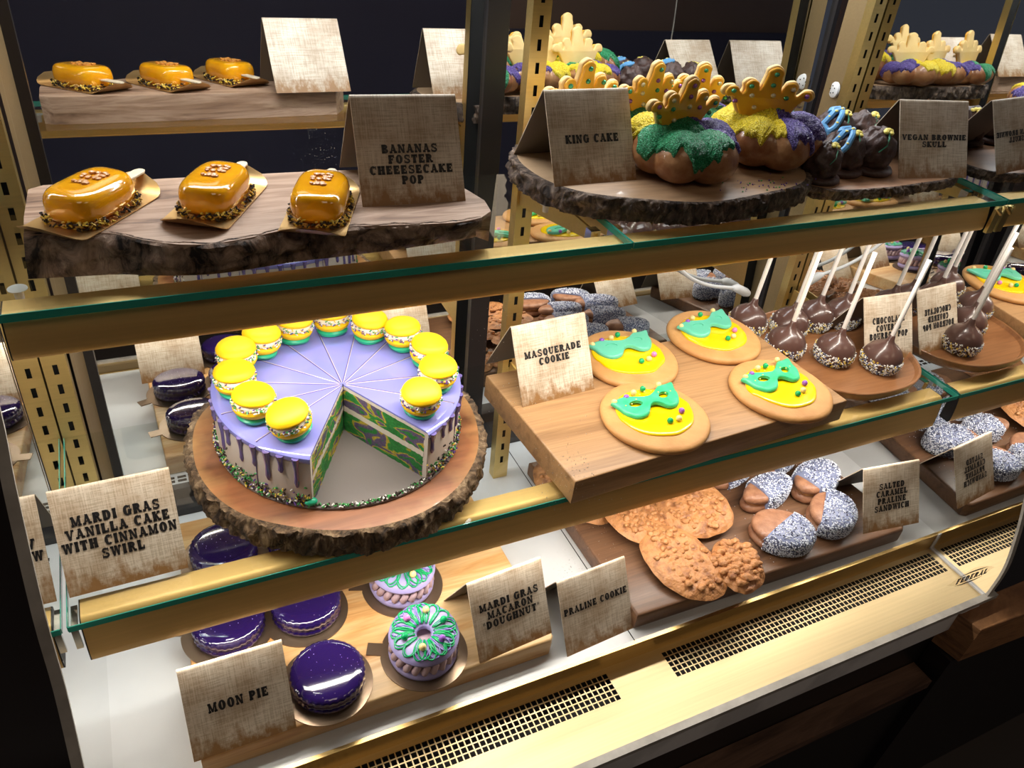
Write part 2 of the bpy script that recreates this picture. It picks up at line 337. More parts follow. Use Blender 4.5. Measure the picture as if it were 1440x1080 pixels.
# white deck: three panels, slotted at the back
for x0, x1 in ((0.0, 0.618), (0.6195, 1.2)):
    b = MB(); sx = slots(x0 + 0.06, x1 - 0.05, 0.0165, 0.0125)
    xs = [x0] + sx + [x1]; ys = [-0.0275, 0.352, 0.3585, 0.3615, 0.368, 0.392]
    hol = {(i, j) for i in range(1, len(xs) - 2, 2) for j in (1, 3)}
    plate(b, xs, ys, hol, lambda x, y: (x, y, 0.0)); o = b.build('deck_panel', m_white, case, smooth=False)
    b = MB(); b.box(x0, x1, -0.0275, 0.392, -0.024, -0.004); b.build('deck_tray', m_dark, case, smooth=False)
b = MB(); b.box(0, L, 0.392, 0.45, -0.03, 0.012); b.build('rear_sill', m_black, case, smooth=False)
# brass air trough with perforated grilles
b = MB(); sxa = slots(0.03, 0.575, 0.0080, 0.0064); sxb = slots(0.66, 1.192, 0.0080, 0.0064)
xs = [0.0] + sxa + sxb + [L]; cells = {0 + i for i in range(1, len(sxa), 2)} | {len(sxa) + i for i in range(1, len(sxb), 2)}
gy = [-0.0764 + 0.0080 * k + d for k in range(5) for d in (0, 0.0064)]
ys = [-0.132] + gy + [-0.029]
plate(b, xs, ys, {(i, j) for i in cells for j in range(1, 10, 2)}, lambda x, y: (x, y, -0.030))
b.build('air_grille', m_trough, case, smooth=False)
b = MB(); b.box(0, L, -0.030, -0.028, -0.03, 0.0012); b.box(0, L, -0.0305, -0.0255, 0.0008, 0.0022); b.build('brass_riser', m_gold, case, smooth=False)
b = MB(); b.box(0, L, -0.09, -0.031, -0.060, -0.045); b.build('grille_duct', m_dark, case, smooth=False)
b = MB(); b.box(-0.01, L + 0.02, -0.142, -0.1321, -0.034, -0.026); b.build('glass_sill', m_sill, case)
b = MB(); rows = []
for i in range(121):
    x = -0.01 + (L + 0.0) * i / 120; e = 0.0014 * fbm(x, 0, 1, 60) ; ch = 0.0025 if nz(x, 3, 0, 40) > 0.28 else 0
    rows.append([(x, -0.1385 + e, -0.034), (x, -0.1392 + ch, -0.044 + e), (x, -0.1352, -0.046 + 2 * e), (x, -0.1360, -0.088), (x, -0.11, -0.088)])
b.grid(rows); b.build('front_rail', m_grey, case, smooth=False)
b = MB(); b.box(-0.01, L + 0.02, -0.125, 0.42, -0.6, -0.062); b.build('case_base', m_black, case, smooth=False)
# mirrored end panels with a curved front edge
def prof(side):
    if side == 0: return [(-0.128, -0.03), (-0.118, 0.03), (-0.083, 0.09), (-0.047, 0.154), (-0.010, 0.225), (0.012, 0.297), (0.062, 0.39), (0.097, 0.44), (0.112, 0.53), (0.12, 0.65), (0.125, 1.0)]
    return [(-0.1335, -0.03), (-0.1325, 0.03), (-0.121, 0.087), (-0.103, 0.149), (-0.075, 0.225), (-0.045, 0.297), (0.000, 0.39), (0.022, 0.44), (0.050, 0.53), (0.072, 0.65), (0.080, 1.0)]
def densify(pr, n=4):
    out = []
    for i in range(len(pr) - 1):
        p0, p1, p2, p3 = [Vector(pr[max(0, min(len(pr) - 1, i + k))]) for k in (-1, 0, 1, 2)]
        for t in [k / n for k in range(n)]:
            out.append(0.5 * ((2 * p1) + (p2 - p0) * t + (2 * p0 - 5 * p1 + 4 * p2 - p3) * t * t + (3 * p1 - p0 - 3 * p2 + p3) * t ** 3))
    return [tuple(p) for p in out] + [pr[-1]]
for side, x0, x1, yb in ((0, -0.008, 0.0, 0.345), (1, L, L + 0.008, 0.445)):
    pr = densify(prof(side)); n = len(pr); b = MB()
    b.grid([[(x0, y, z) for y, z in pr], [(x0, yb, z) for y, z in pr]]); b.grid([[(x1, y, z) for y, z in pr], [(x1, yb, z) for y, z in pr]])
    b.build('end_mirror', m_mirror_side, case, smooth=False)
    b = MB(); b.grid([[(x0 - .0005, y, z) for y, z in pr], [(x0 - .0005, y - .004, z) for y, z in pr], [(x1 + .0005, y - .004, z) for y, z in pr], [(x1 + .0005, y, z) for y, z in pr]])
    b.build('panel_edge', m_sill, case)
# curved front glass, left plain so that the food shows
pl, pr_ = densify(prof(0), 3), densify(prof(1), 3); b = MB()
b.grid([[(x, (1 - t) * a[0] + t * c[0] - 0.006, (1 - t) * a[1] + t * c[1]) for a, c in zip(pl, pr_)] for x, t in ((-0.008, 0), (0.3, .25), (0.6, .5), (0.9, .75), (L + 0.008, 1))])
fg = b.build('front_glass', m_front, case)
def on_glass(x, z):
    t = x / L
    for i in range(len(pl) - 1):
        za, zb_ = (1 - t) * pl[i][1] + t * pr_[i][1], (1 - t) * pl[i + 1][1] + t * pr_[i + 1][1]
        if za <= z <= zb_:
            k = (z - za) / (zb_ - za); ya, yb = (1 - t) * pl[i][0] + t * pr_[i][0], (1 - t) * pl[i + 1][0] + t * pr_[i + 1][0]
            return (x, ya + (yb - ya) * k - 0.0058, z)
    return (x, 0.1, z)
b = MB(); b.box(L - .0035, L, -.131, -.031, -.030, -.0275); b.box(L - .0035, L, -.0325, -.0305, -.030, .004); b.build('end_gasket', m_grey, case, smooth=False)
# slotted uprights
def rail(x, y0, lean, w_=0.024, face=0.0):
    b = MB(); zs = [0.0]; z = 0.03
    while z < 0.98: zs += [z, z + 0.0125]; z += 0.0255
    zs.append(1.0)
    plate(b, [-w_ / 2, -0.0025, 0.0025, w_ / 2], zs, {(1, j) for j in range(1, len(zs) - 1, 2)}, lambda u, z: (u, 0, z))
    for s in (-1, 1): b.add([(s * w_ / 2, 0, 0), (s * w_ / 2, 0.016, 0), (s * w_ / 2, 0.016, 1), (s * w_ / 2, 0, 1)], [(0, 1, 2, 3)])
    o = b.build('slotted_upright', m_gold_rail, case, smooth=False, loc=(x, y0, 0.0), rot=(-lean, 0, face))
    b = MB(); b.box(-w_ / 2 + .001, w_ / 2 - .001, 0.006, 0.015, 0, 1); b.build('upright_core', m_dark, o, smooth=False)
    return o
rail(0.013, 0.315, 0.05); rail(0.578, 0.320, 0.065); rail(1.186, 0.395, 0.05)
# bronze jamb panels between the uprights and the sliding doors
def jamb(x0, x1, y0, y1, lean):
    b = MB(); k = lean
    b.add([(x0, y0, 0), (x1, y1, 0), (x1, y1 + k, 1), (x0, y0 + k, 1)], [(0, 1, 2, 3)])
    b.add([(x0 + (-.004 if x0 > .5 else .004), y0, 0), (x0 + (-.004 if x0 > .5 else .004), y0 - .006, 0), (x0 + (-.004 if x0 > .5 else .004), y0 + k - .006, 1), (x0 + (-.004 if x0 > .5 else .004), y0 + k, 1)], [(0, 1, 2, 3)])
    return b.build('bronze_jamb', m_jamb, case, smooth=False)
jamb(0.027, 0.033, 0.335, 0.415, 0.06); jamb(1.1985, 1.186, 0.400, 0.445, 0.07)
b = MB(); b.lathe([(0, 0.005), (0.010, 0.005), (0.0125, 0.003), (0.013, 0)], 24); 
sen = b.build('white_sensor', m_plastic, case, loc=(1.1925, 0.466, 0.556), rot=(0, -PI / 2, -.25))
b = MB()
for k in range(5): b.ball((0.006 * math.cos(k * 1.2566 + .3), 0.006 * math.sin(k * 1.2566 + .3), 0.0052), 0.0012, n=6)
b.build('sensor_hole', m_dark, sen)

# sliding mirror doors leaning back in their tracks
def door(name, label, x0, x1, y0, y1, z1=1.0):
    d = thing(name, label, 'sliding door', kind='thing'); b = MB()
    f = lambda x, z, o=0: (x, y0 + (y1 - y0) * z / z1 + o, z)
    zb = 0.024
    b.add([f(x0, zb), f(x1, zb), f(x1, z1), f(x0, z1)], [(0, 1, 2, 3)]); b.build('mirror_pane', m_mirror, d, smooth=False)
    def bar(xa, xb, za, zc, nm):
        b = MB(); b.add([f(xa, za, -.006), f(xb, za, -.006), f(xb, zc, -.006), f(xa, zc, -.006), f(xa, za, .006), f(xb, za, .006), f(xb, zc, .006), f(xa, zc, .006)],
                        [(0, 1, 2, 3), (7, 6, 5, 4), (0, 4, 5, 1), (1, 5, 6, 2), (2, 6, 7, 3), (3, 7, 4, 0)]); b.build(nm, m_black, d, smooth=False)
    bar(x0, x1, 0.012, zb + .006, 'bottom_frame'); bar(x0, x1, z1 - .02, z1, 'top_frame')
    return bar, d
bar, d1 = door('mirror_door', 'mirrored sliding door behind the orange pops and the cake', 0.032, 0.560, 0.420, 0.482)
bar(0.032, 0.044, 0.012, 1.0, 'side_frame'); bar(0.552, 0.582, 0.012, 1.0, 'side_frame')
bar, d2 = door('mirror_door', 'mirrored sliding door behind the crowned cakes and masquerade cookies', 0.570, 1.189, 0.448, 0.545)
bar(0.575, 0.592, 0.012, 1.0, 'side_frame'); bar(1.181, 1.189, 0.012, 1.0, 'side_frame')

# ------------------------------------------------------------------ glass shelves, their lit brass bars and brackets
def shelf(name, label, x0, x1, yf, yb, z, grp):
    t = thing(name, label, 'glass shelf', group=grp)
    b = MB(); b.box(x0, x1, yf, yb, z - 0.007, z); b.build('glass_pane', m_glass, t, smooth=False)
    b = MB(); b.box(x0, x1, yf - .0012, yf - .0001, z - 0.007, z); b.build('polished_front_edge', m_edge, t, smooth=False)
    b = MB(); b.box(x0 - .0009, x0 - .0001, yf, yb, z - 0.007, z); b.build('polished_side_edge', m_edge, t, smooth=False)
    b = MB(); b.box(x1 + .0001, x1 + .0009, yf, yb, z - 0.007, z); b.build('polished_side_edge', m_edge, t, smooth=False)
    return t
shelf('glass_shelf', 'upper glass shelf pane under the orange pops on the live-edge plank', 0.003, 0.586, 0.120, 0.322, ZT, 'glass shelf panes')
shelf('glass_shelf', 'upper glass shelf pane under the crowned cakes and brownies', 0.589, 1.197, 0.120, 0.325, ZT, 'glass shelf panes')
shelf('glass_shelf', 'lower glass shelf pane under the sliced cake', 0.003, 0.586, 0.049, 0.325, ZM, 'glass shelf panes')
shelf('glass_shelf', 'lower glass shelf pane under the masquerade cookies and round tray', 0.589, 1.197, 0.049, 0.325, ZM, 'glass shelf panes')
def lightbar(label, x0, x1, yf, z, hgt, power):
    t = thing('shelf_light_bar', label, 'light bar', group='brass light bars under the shelf fronts')
    pr = [(yf + .020, z - hgt), (yf + .004, z - hgt), (yf + .0022, z - hgt + .003)] + [(yf + .002 + .004 * (k / 5) ** 2, z - hgt + .003 + (hgt - .019) * k / 5) for k in range(1, 6)]
    pr += [(yf + .006 + .010 * (1 - math.cos(a)), z - .016 + .008 * math.sin(a)) for a in [PI / 2 * k / 6 for k in range(1, 7)]] + [(yf + .034, z - .0082), (yf + .036, z - .011), (yf + .036, z - .02), (yf + .020, z - .022)]
    b = MB(); b.grid([[(x0, y, zz) for y, zz in pr], [(x1, y, zz) for y, zz in pr]], True); b.build('brass_channel', m_gold_dark, t)
    for x in (x0, x1):
        b = MB(); s = -.0012 if x == x0 else .0012; b.grid([[(x, y, zz) for y, zz in pr], [(x + s, y, zz) for y, zz in pr]], True, 0, True, True); b.build('end_cap', m_black, t)
    area('bar_light', ((x0 + x1) / 2, yf + .013, z - hgt - .0015), x1 - x0 - .03, 0.012, power, WARM, (0.0, 0, 0), t)
    return t
lightbar('brass light bar under the front edge of the upper shelf', 0.014, 1.182, 0.122, ZT, 0.046, P_TOP)
lightbar('brass light bar under the front edge of the lower shelf', 0.012, 1.180, 0.051, ZM, 0.062, P_MID)
def bracket(x, yr, yf, z, label):
    t = thing('shelf_bracket', label, 'bracket'); b = MB()
    b.add([(x + s, y, zz) for s in (-.0015, .0015) for y, zz in ((yr, z - .009), (yf, z - .009), (yf, z - .020), (yr, z - .055))], [(0, 1, 2, 3), (7, 6, 5, 4), (0, 4, 5, 1), (1, 5, 6, 2), (2, 6, 7, 3), (3, 7, 4, 0)])
    b.build('arm', m_gold_rail, t, smooth=False)
    b = MB(); b.box(x - .006, x + .006, yf + .002, yf + .014, z - .0195, z - .0075); b.build('clip', m_chrome, t, smooth=False)
bracket(0.571, 0.350, 0.165, ZT, 'brass shelf bracket holding the right end of the upper left pane')
bracket(0.600, 0.350, 0.165, ZT, 'brass shelf bracket below the round slab of crowned cakes')
bracket(1.188, 0.40, 0.165, ZT, 'brass shelf bracket at the right end under the upper shelf')
bracket(0.578, 0.333, 0.095, ZM, 'brass shelf bracket under the lower shelf between cake and cookie board')
bracket(1.188, 0.40, 0.095, ZM, 'brass shelf bracket at the right end under the lower shelf')
t = thing('shelf_clip', 'small brass clip at the right end of the upper light bar', 'clip'); b = MB()
b.box(1.184, 1.197, 0.118, 0.123, ZT - .048, ZT - .010); b.build('plate', m_gold_rail, t, smooth=False)
b = MB(); b.tube([(1.183, .119, ZT - .0105), (1.190, .115, ZT - .018), (1.197, .119, ZT - .0105)], .003); b.build('hook', m_gold_rail, t)
t = thing('shelf_clip', 'small clear clip at the left end of the lower light bar', 'clip'); b = MB()
b.box(0.004, 0.0095, 0.050, 0.0535, ZM - .035, ZM - .009); b.build('plate', m_chrome, t, smooth=False)
b = MB(); b.box(0.004, 0.0095, 0.0535, 0.080, ZM - .012, ZM - .009); b.build('arm', m_chrome, t, smooth=False)

for px, py, lb in ((25, 408, 'clear round bumper under the left end of the upper shelf'), (768, 288, 'clear round bumper under the upper shelf beside the bark slab')):
    q = U(px, py, ZT - .009); b = MB(); b.lathe([(0, 0), (.004, 0), (.0075, .0015), (.0075, .0022), (0, .0022)], 20); b.lathe([(.004, 0), (.0034, -.008), (0, -.009)], 16)
    tag(b.build('shelf_bumper', m_plastic, loc=(q.x, q.y, ZT - .0095)), lb, 'bumper')
# ------------------------------------------------------------------ counter woodwork outside the case
b = MB(); b.prism([(1.160, -0.170), (1.9, -0.205), (1.9, -0.131), (1.150, -0.126)], -0.130, -0.050, 0.002)
tag(b.build('wooden_counter', m_counter, smooth=False), 'brown wooden counter end with rough cut face beside the case corner', 'counter')
b = MB(); b.box(-0.2, 1.14, -0.163, -0.126, -0.198, -0.180); 
tag(b.build('wooden_ledge', m_ledge, loc=(0, 0, 0), smooth=False), 'dark brown wooden ledge running below the grey front rail', 'ledge')
b = MB(); b.box(-0.2, 1.9, -0.150, -0.126, -0.6, -0.199); b.box(1.15, 1.9, -0.165, -0.126, -0.6, -0.131)
tag(b.build('counter_front', m_black, smooth=False), 'black counter front under the case and wooden ledge', 'counter')
# ------------------------------------------------------------------ lettering: slab capitals on a unit cap height
def glyphs():
    S, W_, G = 0.235, 0.40, {}
    def R(x0, x1, y0, y1): return [(x0, y0), (x1, y0), (x1, y1), (x0, y1)]
    def V(x, y0=0, y1=1, w_=W_): return R(x - w_ / 2, x + w_ / 2, y0, y1)
    def B_(x, y, w_=0.46): return R(x - w_ / 2, x + w_ / 2, 0, S) if y == 0 else R(x - w_ / 2, x + w_ / 2, 1 - S, 1)
    def D(a, c, w_): return [(a[0] - w_ / 2, a[1]), (a[0] + w_ / 2, a[1]), (c[0] + w_ / 2, c[1]), (c[0] - w_ / 2, c[1])]
    def ring(cx, cy, rx, ry, tx, ty, a0, a1, n=10):
        out = []
        for k in range(n):
            p = [math.radians(a0 + (a1 - a0) * q / n) for q in (k, k + 1)]
            out.append([(cx + rx * math.cos(p[0]), cy + ry * math.sin(p[0])), (cx + rx * math.cos(p[1]), cy + ry * math.sin(p[1])),
                        (cx + (rx - tx) * math.cos(p[1]), cy + (ry - ty) * math.sin(p[1])), (cx + (rx - tx) * math.cos(p[0]), cy + (ry - ty) * math.sin(p[0]))])
        return out
    G['I'] = ([V(.26), B_(.26, 0), B_(.26, 1)], .52)
    G['L'] = ([V(.26), B_(.26, 0), B_(.26, 1), R(.26, .86, 0, S), R(.70, .86, 0, .42)], .92)
    G['T'] = ([V(.46), B_(.46, 0), R(.04, .88, 1 - S, 1), R(.04, .19, .62, 1), R(.73, .88, .62, 1)], .92)
    G['F'] = ([V(.26), B_(.26, 0, .5), R(.05, .84, 1 - S, 1), R(.70, .84, .64, 1), R(.3, .62, .43, .57), R(.54, .66, .34, .66)], .90)
    G['E'] = ([V(.26), R(.05, .86, 0, S), R(.72, .86, 0, .36), R(.05, .84, 1 - S, 1), R(.70, .84, .64, 1), R(.3, .62, .43, .57), R(.54, .66, .34, .66)], .92)
    G['H'] = ([V(.26), V(.78), B_(.26, 0), B_(.26, 1), B_(.78, 0), B_(.78, 1), R(.3, .75, .42, .58)], 1.04)
    G['N'] = ([V(.2, w_=.20), V(.84, w_=.20), D((.80, 0), (.22, 1), .30), B_(.2, 0, .38), R(.02, .3, 1 - S, 1), B_(.84, 1, .38)], 1.06)
    G['M'] = ([V(.19, w_=.20), V(.99, w_=.25), D((.58, .05), (.24, 1), .26), D((.58, .05), (.95, 1), .19), B_(.19, 0, .36), B_(.99, 0, .42), R(.02, .3, 1 - S, 1), R(.9, 1.2, 1 - S, 1)], 1.22)
    G['A'] = ([D((.22, 0), (.50, 1), .19), D((.82, 0), (.52, 1), .30), R(.3, .75, .25, .38), B_(.2, 0, .38), B_(.84, 0, .44), R(.34, .66, .90, 1)], 1.06)
    G['V'] = ([D((.52, 0), (.22, 1), .30), D((.54, 0), (.84, 1), .19), B_(.22, 1, .44), B_(.86, 1, .36)], 1.04)
    G['W'] = ([D((.40, 0), (.2, 1), .26), D((.42, 0), (.66, 1), .17), D((.90, 0), (.68, 1), .26), D((.92, 0), (1.12, 1), .17), B_(.2, 1, .40), B_(1.13, 1, .34), B_(.66, 1, .36)], 1.30)
    G['K'] = ([V(.26), B_(.26, 0), B_(.26, 1), D((.34, .42), (.80, 1), .18), D((.82, 0), (.46, .60), .30), B_(.82, 0, .42), B_(.80, 1, .38)], 1.04)
    bowl = lambda cx, cy, rx, ry, a0=-90, a1=90: ring(cx, cy, rx, ry, W_, S * .85, a0, a1)
    G['P'] = ([V(.26), B_(.26, 0, .5), R(.05, .52, 1 - S, 1), R(.2, .52, .38, .38 + S * .85)] + bowl(.5, .69, .40, .31), .94)
    G['R'] = ([V(.26), B_(.26, 0), R(.05, .52, 1 - S, 1), R(.2, .52, .42, .42 + S * .8), D((.84, 0), (.58, .48), .28), R(.72, 1.02, 0, S)] + bowl(.5, .71, .38, .29), 1.04)
    G['B'] = ([V(.26), R(.05, .52, 0, S), R(.05, .52, 1 - S, 1), R(.2, .54, .44, .44 + S * .8)] + bowl(.5, .74, .36, .26) + bowl(.5, .27, .42, .27), .98)
    G['D'] = ([V(.26), R(.05, .50, 0, S), R(.05, .50, 1 - S, 1)] + bowl(.48, .5, .50, .5), 1.04)
    G['O'] = (ring(.52, .5, .48, .52, W_, S * .85, 0, 360, 18), 1.04)
    G['Q'] = (ring(.52, .5, .48, .52, W_, S * .85, 0, 360, 18) + [D((.86, -.14), (.52, .26), .2)], 1.04)
    G['C'] = (ring(.52, .5, .48, .52, W_, S * .85, 42, 318, 16) + [R(.82, .95, .62, .98)], 1.0)
    G['G'] = (ring(.52, .5, .48, .52, W_, S * .85, 42, 345, 16) + [R(.82, .95, .64, .98), R(.62, 1.06, .36, .36 + S), R(.76, .98, .04, .4)], 1.08)
    G['S'] = (ring(.46, .73, .38, .28, .22, S * .9, 20, 270, 12) + ring(.48, .27, .42, .29, .22, S * .9, -160, 90, 12) + [R(.74, .86, .62, .98), R(.06, .18, .02, .38)], .94)
    G['U'] = ([V(.24, .36), V(.80, .36, 1, .17), B_(.24, 1), B_(.80, 1, .40)] + ring(.50, .40, .39, .42, .23, S, 180, 360, 12), 1.04)
    G['"'] = ([R(.05, .17, .62, 1), R(.27, .39, .62, 1)], .44)
    G[' '] = ([], .5)
    return G
GL = glyphs()
def text_mesh(lines, cap, pitch, width, f, parent, name='lettering', m=None, track=0.12, shear=0.0):
    """lines of capitals centred on (0, 0), widest line as wide as asked; f maps (u, v) on the face to 3D"""
    lens = [sum(GL[ch][1] + track for ch in ln) - track for ln in lines]; kx = width / max(lens); b = MB(); top = (len(lines) - 1) * pitch / 2
    for i, ln in enumerate(lines):
        x = -lens[i] * kx / 2; y = top - i * pitch - cap / 2
        for ch in ln:
            for poly in GL[ch][0]:
                b.add([f(x + (px + shear * py) * kx, y + py * cap) for px, py in poly], [tuple(range(len(poly)))])
            x += (GL[ch][1] + track) * kx
    return b.build(name, m or m_ink, parent, smooth=False)

# ------------------------------------------------------------------ tent cards
SD, SH = 0.051, 0.0915
def card(bl, br, z, lines, cap, width, centre, label, wid=None, shift=0.0):
    a, c = U(bl[0], bl[1], z), U(br[0], br[1], z); dr = c - a; wd = wid or dr.length; ang = math.atan2(dr.y, dr.x)
    t = thing('tent_card', label, 'sign card', (a.x + shift, a.y, z), ang)
    n = 0.0011; r = 0.0035; sl = math.atan2(SH, SD); pts = []
    apex = Vector((SD, SH)); u1 = Vector((SD, SH)).normalized(); u2 = Vector((SD, -SH)).normalized()
    p0 = apex - u1 * r * 1.6; p1 = apex + u2 * r * 1.6
    out = [Vector((0, 0)), Vector((0, 0)) + u1 * .03, Vector((0, 0)) + u1 * .07, p0] + [p0 * (1 - q) ** 2 + apex * 2 * q * (1 - q) + p1 * q * q for q in (.25, .5, .75)] + [p1, Vector((2 * SD, 0))]
    inn = []
    for i, p in enumerate(out):
        tn = (out[min(i + 1, len(out) - 1)] - out[max(i - 1, 0)]).normalized(); inn.append(p + Vector((tn.y, -tn.x)) * n)
    b = MB()
    b.grid([[(x, p.x, p.y) for p in out] for x in (0, wd)], mi=0)
    b.grid([[(x, p.x, max(p.y, 0)) for p in inn] for x in (0, wd)], mi=1)
    for x in (0, wd): b.grid([[(x, p.x, p.y) for p in out], [(x, p.x, max(p.y, 0)) for p in inn]], mi=0)
    b.add([(0, 0, 0), (wd, 0, 0), (wd, inn[0].x, 0), (0, inn[0].x, 0)], [(0, 1, 2, 3)])
    b.build('folded_card', [m_parch, m_inside], t, angle=60)
    hl = math.hypot(SD, SH); nn = Vector((-u1.y, u1.x)) * 0.0005
    f = lambda u, v: (wd / 2 + u, (u1 * (hl * centre + v)).x + nn.x, (u1 * (hl * centre + v)).y + nn.y)
    text_mesh(lines, cap * hl, cap * hl * 1.2, width * wd, f, t)
    return t
HL = ZT + .033; HK = ZT + .0256; HB = ZT + .0135; HW = ZM + .036; HC = ZM + .031; HT = ZM + .012; DL = .033; DR = .029
card((510, 291), (645, 283), HL, ['BANANAS', 'FOSTER', 'CHEEESECAKE', 'POP'], .078, .80, .36, 'folded parchment card lettered BANANAS FOSTER CHEEESECAKE POP on the live-edge plank', wid=.104)
card((780, 263), (895, 253), HK, ['KING CAKE'], .088, .64, .47, 'folded parchment card lettered KING CAKE on the round bark slab')
card((1264, 251), (1359, 250), HB, ['VEGAN BROWNIE', 'SKULL'], .072, .94, .47, 'folded parchment card lettered VEGAN BROWNIE SKULL beside the dark brownies', wid=.1165)
card((735, 573), (836, 547), HW, ['MASQUERADE', 'COOKIE'], .088, .77, .55, 'folded parchment card lettered MASQUERADE COOKIE on the walnut board')
card((1219, 512), (1291, 500), HT + .0005, ['CHOCOLATE', 'COVERED', 'BOURBON POP'], .095, .80, .50, 'folded parchment card lettered CHOCOLATE COVERED BOURBON POP on the round tray', wid=.099, shift=-.004)
card((1214, 751), (1292, 735), DR, ['SALTED', 'CARAMEL', 'PRALINE', 'SANDWICH'], .092, .62, .50, 'folded parchment card lettered SALTED CARAMEL PRALINE SANDWICH on the dark board')
card((98, 841), (265, 798), ZM, ['MARDI GRAS', 'VANILLA CAKE', 'WITH CINNAMON', 'SWIRL'], .095, .95, .50, 'folded parchment card lettered MARDI GRAS VANILLA CAKE left of the sliced cake')
card((273, 1072), (417, 1023), DL, ['MOON PIE'], .105, .58, .50, 'folded parchment card lettered MOON PIE at the front of the deck')
card((675, 933), (776, 890), DL, ['MARDI GRAS', 'MACARON', '"DOUGHNUT"'], .094, .80, .52, 'folded parchment card lettered MARDI GRAS MACARON DOUGHNUT on the striped plank')
card((798, 924), (891, 883), 0.0, ['PRALINE COOKIE'], .090, .93, .56, 'folded parchment card lettered PRALINE COOKIE standing on the white deck')

# ------------------------------------------------------------------ boards and slabs
def outline_blob(cx, cy, a, b_, n, amp, seed, ex=2.0):
    out = []
    for i in range(n):
        t = 2 * PI * i / n; c, s = math.cos(t), math.sin(t)
        k = (abs(c / a) ** ex + abs(s / b_) ** ex) ** (-1 / ex) * (1 + amp * nz(c * 1.6 + seed, s * 1.6, seed))
        out.append((cx + k * c, cy + k * s))
    return out
def bark_slab(label, cx, cy, a, b_, z, h, mt, mb_, amp, seed, rz=0.0, wcol=None, ex=2.0, thick=0.006, lean=0.0):
    t = thing('wood_slab', label, 'serving slab', (cx, cy, z), rz); n = 240
    n = 420; ol = outline_blob(0, 0, a, b_, n, amp, seed, ex); c0 = [(x * (1 - thick / a), y * (1 - thick / a)) for x, y in ol]
    b = MB(); b.prism(c0, 0.0008, h, 0.0012); b.build('wood_disc', mt, t)
    rows = []
    for k in range(11):
        q = k / 10; row = []
        for i, (x, y) in enumerate(ol):
            g = 0.0050 * fbm(i * .07 + seed, q * 1.0, seed, 2.4, 5) - 0.0065 * max(0, .35 - abs(nz(i * .15 + seed, q * .9, seed)) * 2.2) + 0.0022 * nz(i * .9, q * 6, seed)
            e = g + 0.002 * math.sin(PI * q) + lean * (1 - q); r = math.hypot(x, y)
            row.append((x * (1 + e / r), y * (1 + e / r), h * q * .985 + (0.0012 * nz(i * .35, 9, seed) if k in (10,) else 0)))
        rows.append(row)
    rows.append([(x * (1 - thick * 1.25 / a), y * (1 - thick * 1.25 / a), h * 1.004) for x, y in ol])
    rows.insert(0, [(x * (1 - thick / a), y * (1 - thick / a), 0.0002) for x, y in ol])
    b = MB(); b.grid(rows, True); b.build('bark', mb_, t, angle=70); return t
bark_slab('round wood slab with rough bark rim under the sliced cake', .296, .207, .172, .163, ZM, .031, m_slabcake, m_bark, .05, 3.1, thick=.0055)
bark_slab('large round wood slab with dark bark under the crowned cakes', .729, .274, .196, .131, ZT, .0256, m_slabking, m_bark_dark, .07, 8.7, ex=2.2, thick=.006)
bark_slab('low dark bark-edged slab under the brownies and their card', 1.035, .245, .150, .082, ZT, .0135, m_slabbrown, m_bark_dark, .06, 5.2, ex=4.5, thick=.005)
# live-edge plank
t = thing('live_edge_plank', 'thick olive wood plank with a rough live edge under the three orange pops', 'serving board', (0, 0, ZT))
top = [(.037, .181), (.07, .179), (.102, .171), (.125, .153), (.15, .140), (.175, .136), (.205, .141), (.24, .150), (.29, .146), (.34, .139), (.39, .134), (.42, .139)]
bot = [(.033, .174), (.067, .170), (.10, .166), (.125, .158), (.15, .152), (.175, .149), (.205, .151), (.24, .155), (.29, .157), (.34, .159), (.39, .163), (.425, .168)]
def interp(pts, n):
    d = [0];
    for i in range(len(pts) - 1): d.append(d[-1] + math.dist(pts[i], pts[i + 1]))
    out = []
    for k in range(n):
        s_ = d[-1] * k / (n - 1); i = max(j for j in range(len(d) - 1) if d[j] <= s_ + 1e-9); q = (s_ - d[i]) / (d[i + 1] - d[i])
        p0, p1, p2, p3 = [Vector(pts[max(0, min(len(pts) - 1, i + m_))]) for m_ in (-1, 0, 1, 2)]
        out.append(tuple(0.5 * ((2 * p1) + (p2 - p0) * q + (2 * p0 - 5 * p1 + 4 * p2 - p3) * q * q + (3 * p1 - p0 - 3 * p2 + p3) * q ** 3)))
    return out
rest = [(.436, .155), (.440, .180), (.434, .205), (.424, .240), (.405, .276), (.30, .283), (.15, .287), (.05, .288), (.038, .280), (.036, .22)]
T_, B_o = interp(top, 140), interp(bot, 140)
b = MB(); fr = [(x, y + .003) for x, y in T_] + rest; n = len(fr); bt = [(x, y + .003) for x, y in B_o] + rest
b.grid([[(x, y, .0004) for x, y in bt], [(x, y, .012) for x, y in [(p[0] * .6 + q[0] * .4, p[1] * .6 + q[1] * .4) for p, q in zip(bt, fr)]], [(x, y, .031) for x, y in fr],
        [(x * .998 + .0004, y * .995 + .001, .033) for x, y in fr]], True, 0, True, True)
b.build('plank', m_olive, t, angle=50)
rows = []
for k in range(15):
    q = k / 14; row = []
    for i in range(140):
        x = B_o[i][0] * (1 - q) + T_[i][0] * q; y = B_o[i][1] * (1 - q) + T_[i][1] * q
        e = 0.0062 * fbm(x * 1.0, q * .06, 2.2, 46, 6) + 0.003 * math.sin(PI * q) * (1 + nz(x, q * .02, 0, 25)); e *= min(1, k, (14 - k) * .6 + .15)
        edge = 0.0035 * fbm(x, 4, 1, 55, 4) if k == 14 else 0
        row.append((x, y - e + (.006 + edge if k == 14 else 0), .0335 * q + (-.0004 if k == 0 else 0) + (.0002 if k == 14 else 0)))
    rows.append(row)
b = MB(); b.grid(rows); b.build('live_edge', m_live, t, angle=70)
